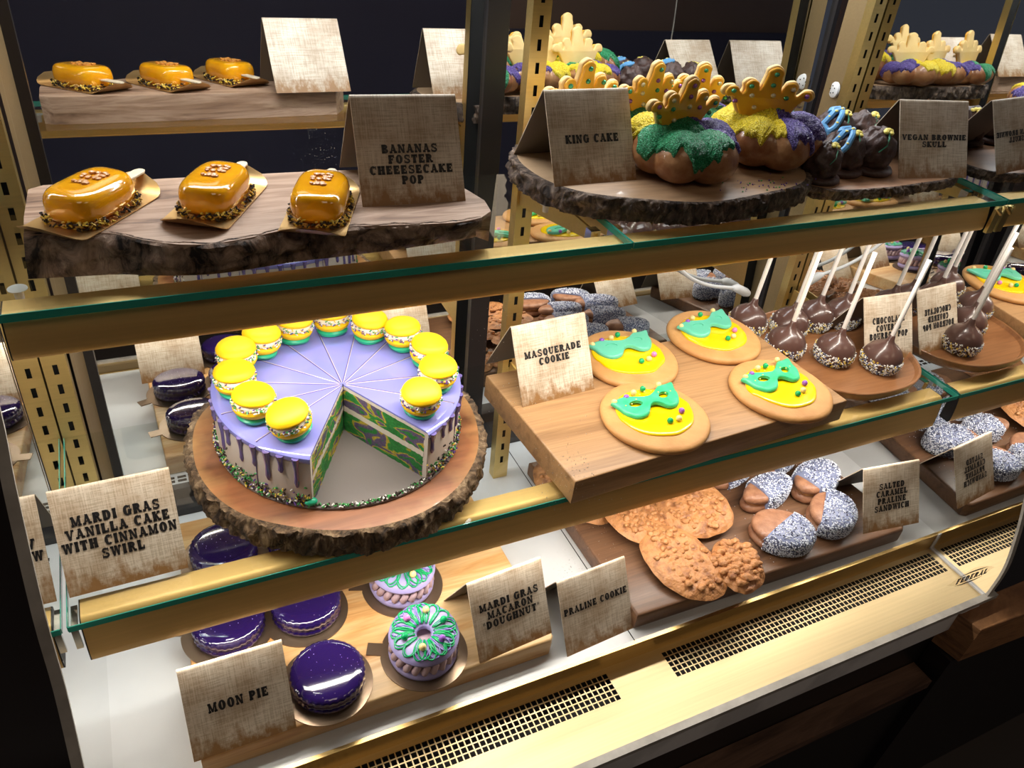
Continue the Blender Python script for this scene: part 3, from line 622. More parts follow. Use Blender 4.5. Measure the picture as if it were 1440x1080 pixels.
# rectangular boards
def board(name, label, pts, z, h, m, bev=.002):
    cx = sum(p[0] for p in pts) / len(pts); cy = sum(p[1] for p in pts) / len(pts); b = MB()
    b.prism([(x - cx, y - cy) for x, y in pts], 0.0003, h, bev, seg=3)
    o = b.build(name, m, loc=(cx, cy, z)); return tag(o, label, 'serving board')
board('cutting_board', 'thick walnut cutting board under the four masquerade cookies', [(.515, .036), (.959, .059), (.944, .262), (.501, .256)], ZM, .036, m_walnut, .0025)
board('serving_board', 'striped light brown plank under the purple moon pies and macaron doughnuts', [(.086, -.004), (.500, -.003), (.505, .002), (.502, .345), (.098, .345)], 0, .033, m_acacia, .003)
board('serving_board', 'low dark walnut board under the pralines and sprinkled sandwiches', [(.626, -.009), (1.118, -.017), (1.127, -.010), (1.098, .30), (.622, .31)], 0, .029, m_darkwal, .004)
# round rimmed tray
t = thing('wooden_tray', 'round rimmed wooden tray under the chocolate bourbon pops', 'tray', (1.073, .192, ZM)); b = MB()
se = lambda a, z: (abs(math.cos(a)) ** 2.5 + abs(math.sin(a)) ** 2.5) ** (-1 / 2.5)
b.lathe([(.0, .0003), (.108, .0003), (.115, .003), (.119, .010), (.1205, .0185), (.1195, .0195), (.1165, .019), (.113, .0135), (.108, .0122), (0, .012)], 120, fn=se); b.build('tray_body', m_tray, t)

# ------------------------------------------------------------------ orange banana pops on gold cards
def pop_thing():
    t = thing('caramel_pop', '', 'cheesecake pop', group='orange cheesecake pops on the upper shelf')
    rows = []; n = 40; hl, hw, hh = .043, .0245, .030
    def ring(k, z):
        return [((abs(math.cos(a)) ** .55 * (1 if math.cos(a) > 0 else -1)) * hl * k + 0, (abs(math.sin(a)) ** .62 * (1 if math.sin(a) > 0 else -1)) * (hl * k - (hl - hw) if hl * k - (hl - hw) > 0 else .0005), z) for a in [2 * PI * j / n for j in range(n)]]
    for k, z in ((.95, .004), (.985, .008), (1, .014), (.995, .020), (.97, .0245), (.925, .0278), (.86, .0296), (.72, .0306), (.6, .0308), (.45, .0308)): rows.append(ring(k, z))
    b = MB(); b.grid(rows, True, 0, True, True); b.build('glazed_body', m_caramel, t, angle=80)
    b = MB(); b.prism([(.036, -.0052), (.076, -.0052), (.0805, -.003), (.0815, 0), (.0805, .003), (.076, .0052), (.036, .0052)], .0125, .0148, .0006); b.build('stick', m_stick, t)
    for x in (-.006, .005, .016):
        b = MB(); rr = random.Random(int(x * 1e4))
        for k in range(9): b.ball((x + rr.uniform(-.0035, .0035), rr.uniform(-.008, .008), .0316 + rr.uniform(-.0006, .0008)), rr.uniform(.0016, .0028), 0, 6, (1.3, 1.2, .7))
        b.build('toffee_topping', m_toffee, t)
    b = MB(); rr = random.Random(4)
    for k in range(330):
        a = rr.uniform(0, 2 * PI); c, s = math.cos(a), math.sin(a); q = rr.uniform(.98, 1.10)
        p = ((abs(c) ** .55 * (1 if c > 0 else -1)) * hl * q, (abs(s) ** .62 * (1 if s > 0 else -1)) * hw * q * 1.02, rr.uniform(.0012, .0085) * (1.9 - q * .9))
        b.rod(p, (rr.uniform(-1, 1), rr.uniform(-1, 1), rr.uniform(-.5, .9)), rr.uniform(.002, .0046), rr.uniform(.0006, .0011), rr.choice((0, 0, 0, 1, 2, 2)), 5)
    o = b.build('crumb_coating', [m_crumb_d, m_crumb_t, m_sp_yellow], t); o['kind'] = 'stuff'
    return t
def pop_card():
    b = MB(); n = 30; rows = []
    for i in range(n + 1):
        u = i / n * 2 - 1; x = u * .066; cv = abs(x) - .045; z = .0006 + (max(0, cv) ** 2) * 26; wd = .029 if abs(x) < .05 else .029 * math.sqrt(max(.03, 1 - ((abs(x) - .05) / .0165) ** 2))
        rows.append([(x, wd * v, z) for v in (-1, -.6, 0, .6, 1)])
    rr = [[(p[0], p[1], p[2] + .0007) for p in r] for r in rows]; b.grid(rows); b.grid(rr)
    for j in (0, 4): b.grid([[r[j] for r in rows], [r[j] for r in rr]])
    return tag(b.build('dessert_card', m_goldcard), '', 'dessert card', 'gold cards under the orange pops')
PT, PC = pop_thing(), pop_card()
pops = [((95, 315), (172, 272), 'leftmost orange caramel pop, lying at an angle with its stick to the back', 'gold card under the leftmost orange pop'),
        ((285, 303), (330, 258), 'middle orange caramel pop on the live-edge plank', 'gold card under the middle orange pop'),
        ((443, 315), (462, 268), 'orange caramel pop nearest the bananas foster card', 'gold card under the orange pop nearest the bananas foster card')]
for i, (f_, k_, l1, l2) in enumerate(pops):
    a, c = U(*f_, HL), U(*k_, HL); d = (c - a).normalized(); ct = a + d * .038; an = math.atan2(d.y, d.x)
    ct = ct + Vector((-.003, -.010, 0)); place(PT, i == 0, (ct.x, ct.y, HL + .0012), an, l1).scale = (.89, 1.0, .90); place(PC, i == 0, (ct.x, ct.y, HL + .0002), an, l2)

# ------------------------------------------------------------------ king cakes with crown cookies
def king_mesh(seed, ang, scale):
    rr = random.Random(seed); nl = 6
    lobes = [(2 * PI * k / nl + rr.uniform(-.15, .15) + ang, rr.uniform(.035, .0385), rr.uniform(.0285, .0325)) for k in range(nl)] + [(0, 0, .036)]
    cs = [(rd * math.cos(a), rd * math.sin(a), r) for a, rd, r in lobes]
    def surf(th, ph):
        """distance along a direction from the middle of the cake to the union of its buns"""
        d = Vector((math.cos(ph) * math.cos(th), math.cos(ph) * math.sin(th), math.sin(ph))); best = 0.03
        for x, y, r in cs:
            c = Vector((x, y, .002)); bq = d.dot(c); disc = bq * bq - (c.length_squared - r * r)
            if disc > 0: best = max(best, bq + math.sqrt(disc))
        p = d * best; z = p.z
        z = z * (.92 if z > 0 else .80)
        return Vector((p.x, p.y, z + .034)), d
    return surf, cs
def crown_outline():
    pts = []; tips = [(-.040, .040), (-.021, .049), (0, .066), (.021, .049), (.040, .040)]; val = [(-.0290, .031), (-.0115, .037), (.0115, .037), (.0290, .031)]
    ctrl = [(-.024, 0), (-.030, .012), (-.0375, .026)]
    for i, (x, y) in enumerate(tips):
        r = .0078 if i != 2 else .0092; tilt = (-.55, -.3, 0, .3, .55)[i]
        for a in (200, 150, 90, 30, -20):
            an = math.radians(a) - tilt; ctrl.append((x + r * math.cos(an), y - r + r * math.sin(an)))
        if i < 4: ctrl.append(val[i])
    ctrl += [(.0375, .026), (.030, .012), (.024, 0)]
    pts = interp(ctrl, 120); pts.reverse(); return [(x, y) for x, y in pts]
CRO = crown_outline()
def king_cake(seed, pos, rz, crown_at, crown_rz, label, sectors, scale=1.0, crown_s=1.0, tilt=.12, h=HK):
    t = thing('king_cake', label, 'king cake', (pos[0], pos[1], h), rz, 'crowned king cakes on the round bark slab')
    surf, cs = king_mesh(seed, rz, scale); n, mrows = 96, 34; rows = []
    for i in range(mrows + 1):
        ph = -1.15 + (PI / 2 + 1.15) * i / mrows
        rows.append([tuple(surf(2 * PI * j / n, min(ph, PI / 2 - .01))[0] * scale) for j in range(n)])
    zmin = min(p[2] for r in rows for p in r); rows = [[(x, y, z - zmin + .0004) for x, y, z in r] for r in rows]
    b = MB(); b.grid(rows, True, 0, True, True); b.build('brioche_buns', m_brioche, t, angle=80)
    for nm, m_, a0, a1 in sectors:
        rws = []; na, nr = max(14, int((a1 - a0) / 1.5)), 46
        for i in range(nr + 1):
            row = []
            for j in range(na + 1):
                a = math.radians(a0 + (a1 - a0) * j / na); lim = .14 + .55 * nz(math.cos(a) * 2.2 + seed, math.sin(a) * 2.2, seed) + .16 * nz(math.cos(a) * 9, math.sin(a) * 9, seed)
                lim += .35 * (abs(2 * j / na - 1) ** 6); ph = lim + (PI / 2 - .01 - lim) * i / nr
                p, d = surf(a, ph); e = .0030 * min(1, i / 3, j + .1, na - j + .1) + .0016 * noise.noise(p * 300) + .0014 * noise.noise(p * 620); e = e if i else -.0006
                q = (p + d * e) * scale; row.append((q.x, q.y, q.z - zmin + .0004))
            rws.append(row)
        b = MB(); b.grid(rws); o = b.build(nm, m_, t, angle=85)
    top = max(z for r in rows for _, _, z in r)
    cr = bpy.data.objects.new('crown_cookie', None); COL.objects.link(cr); cr.parent = t
    cr.location = (crown_at[0], crown_at[1], top - .014); cr.rotation_euler = (tilt, 0, crown_rz); cr.scale = crown_s if isinstance(crown_s, tuple) else (crown_s * 1.08, crown_s, crown_s * .92)
    b = MB(); b.prism(CRO, -.0045, .0015, .0018); ob = b.build('cookie', m_crown_back, cr, rot=(PI / 2, 0, 0), angle=60)
    ins = [(x * .93, .033 + (y - .033) * .95) for x, y in CRO]; b = MB(); b.prism(ins, .0012, .0050, .0022, seg=4); b.build('yellow_icing', m_crown, cr, rot=(PI / 2, 0, 0), angle=60)
    rr = random.Random(seed + 5); js = [(-.037, .034), (-.033, .022), (-.021, .041), (-.018, .030), (0, .057), (0, .044), (.003, .032), (.021, .041), (.017, .030), (.037, .034), (.033, .022), (-.012, .016), (.013, .015)]
    for k, (x, y) in enumerate(js):
        b = MB(); b.ball((x, -.0054, y), .0027, 0, 10); b.build('sugar_pearl', (m_pearl_g, m_pearl_p, m_pearl_g, m_pearl_w)[(k + rr.randint(0, 1)) % 4], cr)
    return t
Y_, G_, P_ = ('yellow_sugar', m_sy), ('green_sugar', m_sg), ('purple_sugar', m_spu)
def secs(*a): return [(n_[0], n_[1], a0, a1) for n_, a0, a1 in a]
king_cake(11, (.713, .234), 0, (-.008, .006), .1, 'front green sugared king cake with a narrow crown, on the slab right of its card', secs((G_, -186, -62), (Y_, 116, 176), (P_, -64, 28), (G_, 26, 118)), 1.04, 1.06, .16)
king_cake(23, (.858, .255), .3, (-.014, .004), -.62, 'yellow and purple king cake with a wide crown at the right end of the slab', secs((P_, -128, -10), (Y_, -232, -126), (G_, -12, 58), (Y_, 56, 130)), 1.10, (1.28, 1.1, 1.0), .10)
king_cake(37, (.736, .358), .5, (-.012, -.012), -.30, 'green topped king cake behind the right edge of the king cake card', secs((G_, -200, -70), (Y_, -70, 60), (P_, 58, 162)), .80, 1.12, .12)
king_cake(41, (.824, .364), .2, (-.016, -.014), -.42, 'green topped king cake behind and between the two front crowned cakes', secs((G_, -190, -60), (P_, -60, 55), (Y_, 53, 172)), .80, 1.06, .12)
king_cake(53, (.645, .362), .7, (-.026, -.006), -.45, 'yellow sugared king cake hidden behind the king cake card', secs((Y_, -220, -60), (P_, -62, 30), (G_, 28, 142)), .74, 1.22, .10)
b = MB(); rr = random.Random(9)
for k in range(46):
    p = U(rr.gauss(1075, 26), rr.gauss(258, 6), HK); b.ball((p.x, p.y, HK + .0006), rr.uniform(.0005, .0012), rr.choice((0, 0, 1)), 6)
tag(b.build('sugar_crumbs', [m_sp_purple, m_sp_green]), 'loose dark sugar crumbs on the bark slab before the right crowned cake', 'crumbs', kind='stuff')

# ------------------------------------------------------------------ brownie skulls
def lump(b, c, rx, ry, rz_, seed, amp=.10, n=30, flat=None):
    rows = []
    for i in range(n // 2 + 1):
        th = -PI / 2 + PI * i / (n // 2); row = []
        for j in range(n):
            a = 2 * PI * j / n; cc = max(math.cos(th), .02); d = Vector((cc * math.cos(a), cc * math.sin(a), math.sin(th)))
            k = 1 + amp * noise.fractal(d * 2.2 + Vector((seed, 0, 0)), 1, 2, 3) + .35 * amp * noise.noise(d * 11 + Vector((seed, 0, 0)))
            x, y, z = d.x * rx * k, d.y * ry * k, d.z * rz_ * k
            if flat is not None: x = min(x, flat - .12 * z)
            row.append((c[0] + x, c[1] + y, c[2] + max(z, -c[2] + .0005)))
        rows.append(row)
    b.grid(rows, True)
def brownie(seed, pos, rz, label, blue, s=1.0):
    t = thing('brownie_skull', label, 'brownie', (pos[0], pos[1], HB), rz, 'brownie skulls on the low dark slab'); t.scale = (s, s, s)
    b = MB(); b.lathe([(0, .0004), (.030, .0004), (.0335, .004), (.032, .008), (.026, .0095), (0, .0095)], 36, fn=lambda a, z: 1 + .05 * nz(math.cos(a) * 2 + seed, math.sin(a) * 2)); b.build('base_disc', m_brownie, t, angle=80)
    b = MB(); lump(b, (0, 0, .026), .029, .027, .030, seed, .16, 64, .020); b.build('domed_body', m_brownie, t, angle=80)
    f = lambda u, v: (lambda th, ph: (Vector((math.cos(ph) * math.cos(th) * .0295, math.cos(ph) * math.sin(th) * .0275, .026 + math.sin(ph) * .031))))(math.radians(u), math.radians(v))
    b = MB(); b.tube([f(-118, 12), f(-100, 28), f(-88, 46), f(-78, 62), f(-60, 76)], [.0007, .001, .0012, .0012, .0008], 6); b.build('flower_stem', m_greenice, t)
    for u, v in ((-95, 66), (-70, 72), (-40, 70), (-62, 60), (-20, 62)):
        b = MB(); p = f(u, v); b.ball(p, .0040, 0, 10, (1, 1, .75)); b.build('yellow_dot', m_yellowdot, t)
    if blue:
        b = MB()
        for path in ([(-175, 20), (-168, 45), (-170, 66), (-120, 82), (-60, 84)], [(-172, 22), (-150, 12), (-135, 25), (-128, 45), (-120, 62), (-110, 80)], [(175, 58), (140, 68), (60, 78)], [(-150, 12), (-140, 2)]):
            ps = [f(*q) for q in path]; b.tube(interp([tuple(p) for p in ps], 16), .0042, 8)
        b.build('blue_icing', m_blueice, t)
        for u, v in ((-170, 40), (-160, 62), (-125, 78), (-135, 30)):
            b = MB(); p = f(u, v) + Vector((0, -.001, .0035)); b.ball(p, .0024, 0, 8, (1, 1, .7)); b.build('yellow_dot', m_yellowdot, t)
    return t
def UB(px, py): p = U(px, py, HB); return (p.x, p.y)
brownie(1, (.921, .206), .1, 'front brownie with yellow dots and green stem next to the crowned cake', False, .86)
brownie(2, (.976, .226), .0, 'wide brownie with blue icing at the front of the brownie slab', True, .98)
brownie(3, (1.026, .222), -.1, 'brownie with green stem and yellow dots against the brownie card', False, 1.02)
brownie(4, (.948, .298), .1, 'rear brownie with blue icing just behind the crowned cake', True, .92)
brownie(5, (1.030, .300), .0, 'rear brownie with broad blue icing behind the front blue one', True, 1.0)
brownie(6, (1.084, .298), .0, 'rear brownie with yellow dots half hidden by its card', False, .95)

# ------------------------------------------------------------------ sliced cake
CKX, CKY, CR, CH = .297, .217, .1365, .066
APY = -.013
A0, A1 = math.radians(-63), math.radians(-63 + 306)
t = thing('cake_board', 'grey card round under the sliced purple cake', 'cake board', (CKX, CKY, HC)); b = MB(); b.lathe([(0, .0003), (CR + .003, .0003), (CR + .0035, .0016), (CR + .003, .003), (0, .003)], 96); b.build('card_round', m_cardgrey, t)
m, nt, p = base('cake_interior'); v = coords(nt); sp = nt.nodes.new('ShaderNodeSeparateXYZ'); nt.links.new(v, sp.inputs[0])
sw = ramp(nt, noisen(nt, coords(nt, (22, 22, 52)), 1, 2, 0.5, 0.9), [(0.34, (0.02, 0.20, 0.035)), (0.46, (0.03, 0.27, 0.05)), (0.485, (0.55, 0.43, 0.03)), (0.515, (0.50, 0.38, 0.04)), (0.535, (0.14, 0.10, 0.19)), (0.59, (0.11, 0.085, 0.17)), (0.62, (0.02, 0.21, 0.04))])
cr_ = ramp(nt, noisen(nt, v, 420, 3), [(0.35, (0.55, 0.55, 0.55)), (0.6, (1, 1, 1))]); sw = mixc(nt, 0.7, sw, cr_, 'MULTIPLY')
mr = nt.nodes.new('ShaderNodeMapRange'); mr.inputs['From Max'].default_value = CH; nt.links.new(sp.outputs[2], mr.inputs[0])
lay = nt.nodes.new('ShaderNodeValToRGB'); lay.color_ramp.interpolation = 'CONSTANT'; e = lay.color_ramp.elements
for k, (ps, vv) in enumerate(((0.0, 0), (.44, 1), (.55, 0), (.90, 1))):
    if k > 1: e.new(ps)
    e[k].position = ps; e[k].color = (vv, vv, vv, 1)
nt.links.new(mr.outputs[0], lay.inputs[0]); nt.links.new(mixc(nt, lay.outputs[0], sw, (0.66, 0.60, 0.52)), p.inputs['Base Color']); p.inputs['Roughness'].default_value = 0.75
bumpn(nt, p, noisen(nt, v, 500, 3), 0.6, 0.001); m_inner = m
ck = thing('layer_cake', 'sliced mardi gras cake with glossy purple glaze, a wedge missing', 'cake', (CKX, CKY, HC + .003))
N = 150
def arc(r, z, n=N): return [(r * math.cos(A0 + (A1 - A0) * j / n), r * math.sin(A0 + (A1 - A0) * j / n) + APY * max(0, 1 - r / (CR - .006)), z) for j in range(n + 1)]
def ray_pt(r, a, z): return (r * math.cos(a), r * math.sin(a) + APY * max(0, 1 - r / (CR - .006)), z)
b = MB(); b.grid([arc(CR, .0004), arc(CR + .0006, .02), arc(CR, .05), arc(CR - .001, CH - .006)]); b.build('cream_side', m_frost, ck)
for a in (A0, A1):
    b = MB(); c, s = math.cos(a), math.sin(a); rows = []
    for i in range(41):
        r = .001 + (CR - .006) * i / 40; rows.append([(r * c + .0012 * nz(r, k * .01, a, 300) * s, r * s + APY * max(0, 1 - r / (CR - .006)) - .0012 * nz(r, k * .01, a, 300) * c, CH * .97 * k / 14) for k in range(15)])
    b.grid(rows); b.build('cut_face', m_inner, ck)
    b = MB(); b.grid([[(r * c, r * s, z) for z in (0.0004, CH * .97)] for r in (CR - .006, CR)]); b.build('cream_edge', m_frost, ck)
b = MB(); b.grid([arc(.0008, CH), arc(CR * .5, CH), arc(CR - .006, CH), arc(CR - .002, CH - .0008), arc(CR + .0006, CH - .003), arc(CR + .0012, CH - .007), arc(CR - .0005, CH - .010)])
for a in (A0, A1):
    c, s = math.cos(a), math.sin(a); b.add([ray_pt(.0008, a, CH), ray_pt(CR - .002, a, CH), ray_pt(CR - .002, a, CH - .0022), ray_pt(.0008, a, CH - .0022)], [(0, 1, 2, 3)])
b.build('purple_glaze', m_lav, ck)
rr = random.Random(12); a = A0 + .05
while a < A1 - .03:
    ln = rr.uniform(.016, .040); c, s = math.cos(a), math.sin(a); wd = rr.uniform(.0022, .0030); pts = [((CR + .0004) * c, (CR + .0004) * s, CH - .004 - ln * k / 6) for k in range(7)]
    b = MB(); b.tube(pts, [wd * 1.5, wd * 1.25, wd * .95, wd * .85, wd * .9, wd * 1.05, wd * .5], 8); b.build('glaze_drip', m_drip, ck); a += rr.uniform(.10, .17)
for k in range(1, 12):
    a = A0 + (A1 - A0) * k / 12; c, s = math.cos(a), math.sin(a); b = MB()
    b.tube([(.004 * c, .004 * s + APY, CH + .0001), ((CR - .002) * c, (CR - .002) * s, CH + .0001)], .00038, 5, 0); b.tube([(.004 * c - .0009 * s, .004 * s + .0009 * c + APY, CH), ((CR - .002) * c - .0009 * s, (CR - .002) * s + .0009 * c, CH)], .0006, 5, 1)
    b.tube([((CR + .0009) * c, (CR + .0009) * s, CH - .004), ((CR + .0009) * c, (CR + .0009) * s, .003)], .0005, 5, 1)
    b.build('slice_cut', [m_frost, m_drip], ck)
b = MB(); rr = random.Random(77)
for k in range(1500):
    a = rr.uniform(A0, A1); z = abs(rr.gauss(0, .009)); r = CR + .0012 + rr.uniform(0, .004) * max(0, 1 - z / .014)
    b.rod((r * math.cos(a), r * math.sin(a), z + .0012), (rr.uniform(-1, 1), rr.uniform(-1, 1), rr.uniform(-1, 1)), rr.uniform(.002, .0042), rr.uniform(.0006, .001), rr.choice((0, 1, 1, 2, 3, 4, 4, 4)), 5)
for k in range(170):
    a = rr.uniform(A1, A0 + 2 * PI); r = CR + rr.uniform(-.002, .003); b.rod((r * math.cos(a), r * math.sin(a), .0012 + rr.uniform(-.0004, .001)), (rr.uniform(-1, 1), rr.uniform(-1, 1), .2), .003, .0008, rr.choice((0, 1, 4, 4)), 5)
o = b.build('sprinkle_border', [m_sp_white, m_sp_green, m_sp_purple, m_sp_yellow, m_crumb_d], ck); o['kind'] = 'stuff'
b = MB(); b.ball((CR * math.cos(A1 - .01), CR * math.sin(A1 - .01), .005), .0052, 0, 12, (1.3, 1, .8)); b.build('green_icing_blob', m_mint, ck)

# yellow macarons standing on green icing round the cake
def macaron():
    t = thing('macaron', '', 'macaron', group='yellow macarons round the cake'); r = .0215
    b = MB(); b.lathe([(0, 0), (.012, 0), (.017, .002), (.0185, .0055), (.016, .0085), (.010, .010), (0, .0105)], 28, c=(0, 0, .0002), fn=lambda a, z: 1 + .04 * math.sin(3 * a + z * 300)); b.build('green_icing', m_mint, t)
    sh = [(0, 0), (.017, 0), (.0205, .001), (.0215, .0028), (.0213, .0045), (.0208, .0052), (.0200, .0072), (.0175, .0095), (.0125, .0115), (.006, .0124), (0, .0126)]
    top = MB(); top.lathe(sh, 36, c=(0, 0, 0), fn=lambda a, z: 1 + (.012 * nz(math.cos(a) * 9, math.sin(a) * 9, z * 800) if z < .005 else 0)); o1 = top.build('top_shell', m_yshell, t, angle=80)
    lo = MB(); lo.lathe([(q, -z) for q, z in sh][::-1], 36); o2 = lo.build('bottom_shell', m_yshell, t, angle=80)
    f_ = MB(); f_.lathe([(0, -.0032), (.0185, -.0032), (.0205, -.001), (.0205, .001), (.0185, .0032), (0, .0032)], 30); o3 = f_.build('cream_filling', m_fill, t)
    s_ = MB(); rr = random.Random(3)
    for k in range(120):
        a = rr.uniform(0, 2 * PI); q = .0208 + rr.uniform(0, .0014); s_.rod((q * math.cos(a), q * math.sin(a), rr.uniform(-.003, .0032)), (-math.sin(a) + rr.uniform(-1, 1), math.cos(a) + rr.uniform(-1, 1), rr.uniform(-1, 1)), rr.uniform(.002, .0038), .0007, rr.choice((0, 0, 1, 2, 3)), 5)
    o4 = s_.build('sprinkle_rim', [m_sp_white, m_sp_green, m_sp_purple, m_sp_yellow], t); o4['kind'] = 'stuff'
    return t, (o1, o2, o3, o4)
MC, mparts = macaron()
for o, z in zip(mparts, (.0245, .0185, .0215, .0215)): o.location = (0, 0, z)
mlab = ['yellow macaron at the left edge of the missing wedge', 'yellow macaron second from the wedge on the left rim of the cake', 'third yellow macaron clockwise from the left cut', 'yellow macaron at the far left of the cake', 'yellow macaron at the rear left of the cake, fifth clockwise from the left cut', 'yellow macaron half hidden by the shelf bar, sixth clockwise from the left cut',
        'yellow macaron at the very back of the cake mostly hidden by the shelf bar', 'yellow macaron at the rear of the cake, fifth from the right cut', 'yellow macaron at the rear right of the cake, fourth from the right cut', 'yellow macaron third from the right cut', 'yellow macaron at the right rim, second from the right cut', 'yellow macaron at the right edge of the missing wedge']
mpx = [(420, 612), (357, 592), (330, 560), (330, 525), (365, 508), (412, 488), (467, 475), (517, 486), (570, 495), (605, 518), (622, 548), (594, 583)]
for k in range(12):
    a = A1 - (A1 - A0) * (k + .5) / 12; rr_ = .108 if k in (0, 1, 11, 10) else .104
    q = (CKX + rr_ * math.cos(a), CKY + rr_ * math.sin(a)); uu = U(*mpx[k], HC + .003 + CH + .004); x, y = q[0] * .4 + uu.x * .6, q[1] * .4 + (uu.y + .012) * .6
    dx, dy = x - CKX, y - CKY; d_ = math.hypot(dx, dy); kk = min(1, .116 / d_)
    place(MC, k == 0, (CKX + dx * kk, CKY + dy * kk, HC + .003 + CH), a + k * .7, mlab[k], tilt=(rnd(-.10, .10), rnd(-.10, .10)) if k else (.16, .19))
# ------------------------------------------------------------------ masquerade cookies
def disc_rows(r, prof, n, fn):
    return [[(r * k * fn(2 * PI * j / n) * math.cos(2 * PI * j / n), r * k * fn(2 * PI * j / n) * math.sin(2 * PI * j / n), z) for j in range(n)] for k, z in prof]
def mask_outline():
    ctrl = [(-.047, .018), (-.043, .009), (-.040, -.002), (-.030, -.013), (-.016, -.014), (-.006, -.005), (0, -.003), (.006, -.005), (.016, -.014), (.030, -.013), (.040, -.002), (.043, .009), (.047, .020), (.038, .021), (.026, .021), (.012, .013), (0, .009), (-.012, .013), (-.026, .021), (-.038, .021)]
    return interp(ctrl + [ctrl[0]], 100)[:-1]
def mask_cookie(seed, c, rz, label, opened, pale, r=.0705):
    t = thing('masquerade_cookie', label, 'cookie', (c[0], c[1], HW), rz, 'masquerade cookies on the walnut board')
    fn = lambda a: 1 + .03 * nz(math.cos(a) * 1.3 + seed, math.sin(a) * 1.3, seed)
    b = MB(); b.grid(disc_rows(r, [(.96, .0003), (.99, .0025), (1, .005), (.985, .0075), (.955, .0092), (.90, .0102), (.7, .0106), (.4, .0107), (.01, .0107)], 72, fn), True, 0, True, True); b.build('cookie_base', m_cookie, t, angle=80)
    f2 = lambda a: (1 + .06 * nz(math.cos(a) * 1.8, math.sin(a) * 1.8, seed + 4)) * (.92 if math.sin(a) < 0 else .95)
    b = MB(); rows = disc_rows(.0555, [(1, .0100), (1.0, .0118), (.97, .0128), (.9, .0132), (.5, .0133), (.01, .0133)], 60, f2); b.grid([[(x * 1.0, y * .90 + .001, z) for x, y, z in q] for q in rows], True, 0, False, True); b.build('yellow_icing', m_yice, t, angle=80)
    mo = mask_outline(); n = len(mo); b = MB()
    tw = lambda x, y, z: (x * 1.10 + .001, y * 1.18 + .013 + .12 * x, z + .0022 + .0016 * math.cos(x * 90))
    rows = []
    for k, z in ((1.0, .0125), (1.02, .0148), (.97, .0172), (.88, .0180)):
        rows.append([tw(x * (1 - (1 - k) * .5), .004 + (y - .004) * k, z) for x, y in mo])
    b.grid(rows, True)
    # eye openings: cap from rim to two eye rings
    bm = bmesh.new(); vs = [bm.verts.new(p_) for p_ in rows[-1]]; ring_e = [bm.edges.new((vs[i], vs[(i + 1) % n])) for i in range(n)]
    eyes = []
    for s in (-1, 1):
        ev = [bm.verts.new(tw(s * .021 + .0082 * math.cos(2 * PI * k / 18), .0045 + .0048 * math.sin(2 * PI * k / 18) + s * .0016 * math.cos(2 * PI * k / 18), .0180)) for k in range(18)]
        ring_e += [bm.edges.new((ev[k], ev[(k + 1) % 18])) for k in range(18)]; eyes.append([v.co.copy() for v in ev])
    bmesh.ops.triangle_fill(bm, use_beauty=True, use_dissolve=False, edges=ring_e)
    bm.verts.index_update(); b.add([tuple(v.co) for v in bm.verts], [tuple(v.index for v in f.verts) for f in bm.faces]); bm.free()
    for ev in eyes:
        low = [(p_.x * 1, p_.y * 1, p_.z - (.0042 if opened else .0012)) for p_ in ev]; b.grid([[tuple(p_) for p_ in ev], low], True)
        if not opened: b.add(low, [tuple(range(18))])
    b.build('green_mask', m_gmask_p if pale else m_gmask, t, angle=50)
    if opened:
        dots = MB()
        for k in range(9): x = -.034 + k * .0085; dots.ball(tw(x, .011 + .005 * math.cos(x * 110), .0182), .0011, 0, 6)
        dots.build('yellow_icing_dots', m_yellowdot, t)
    pl_ = [(-.044, .030, m_sp_cream), (-.026, .036, m_sp_vio), (-.010, .041, m_sp_cream), (.006, .043, m_sp_grn), (.034, .047, m_sp_cream), (.002, -.022, m_sp_grn), (.016, -.020, m_sp_cream), (.030, -.011, m_sp_vio if opened else m_sp_pink)]
    rr = random.Random(seed)
    for x, y, m_ in pl_:
        b = MB(); b.ball((x + rr.uniform(-.002, .002), y - .002 + rr.uniform(-.002, .002), .0166 if y < 0 else .0178), .0040, 0, 12); b.build('sugar_pearl', m_, t)
    return t
mask_cookie(1, (.668, .105), .02, 'masquerade cookie with textured green mask at the front left of the walnut board', True, False)
mask_cookie(2, (.873, .102), .08, 'masquerade cookie with textured green mask at the front right of the walnut board', True, False)
mask_cookie(3, (.706, .229), -.02, 'masquerade cookie with smooth pale mask just right of its card', False, True)
mask_cookie(4, (.866, .244), .10, 'masquerade cookie with smooth pale mask at the back of the board by the round tray', False, True)

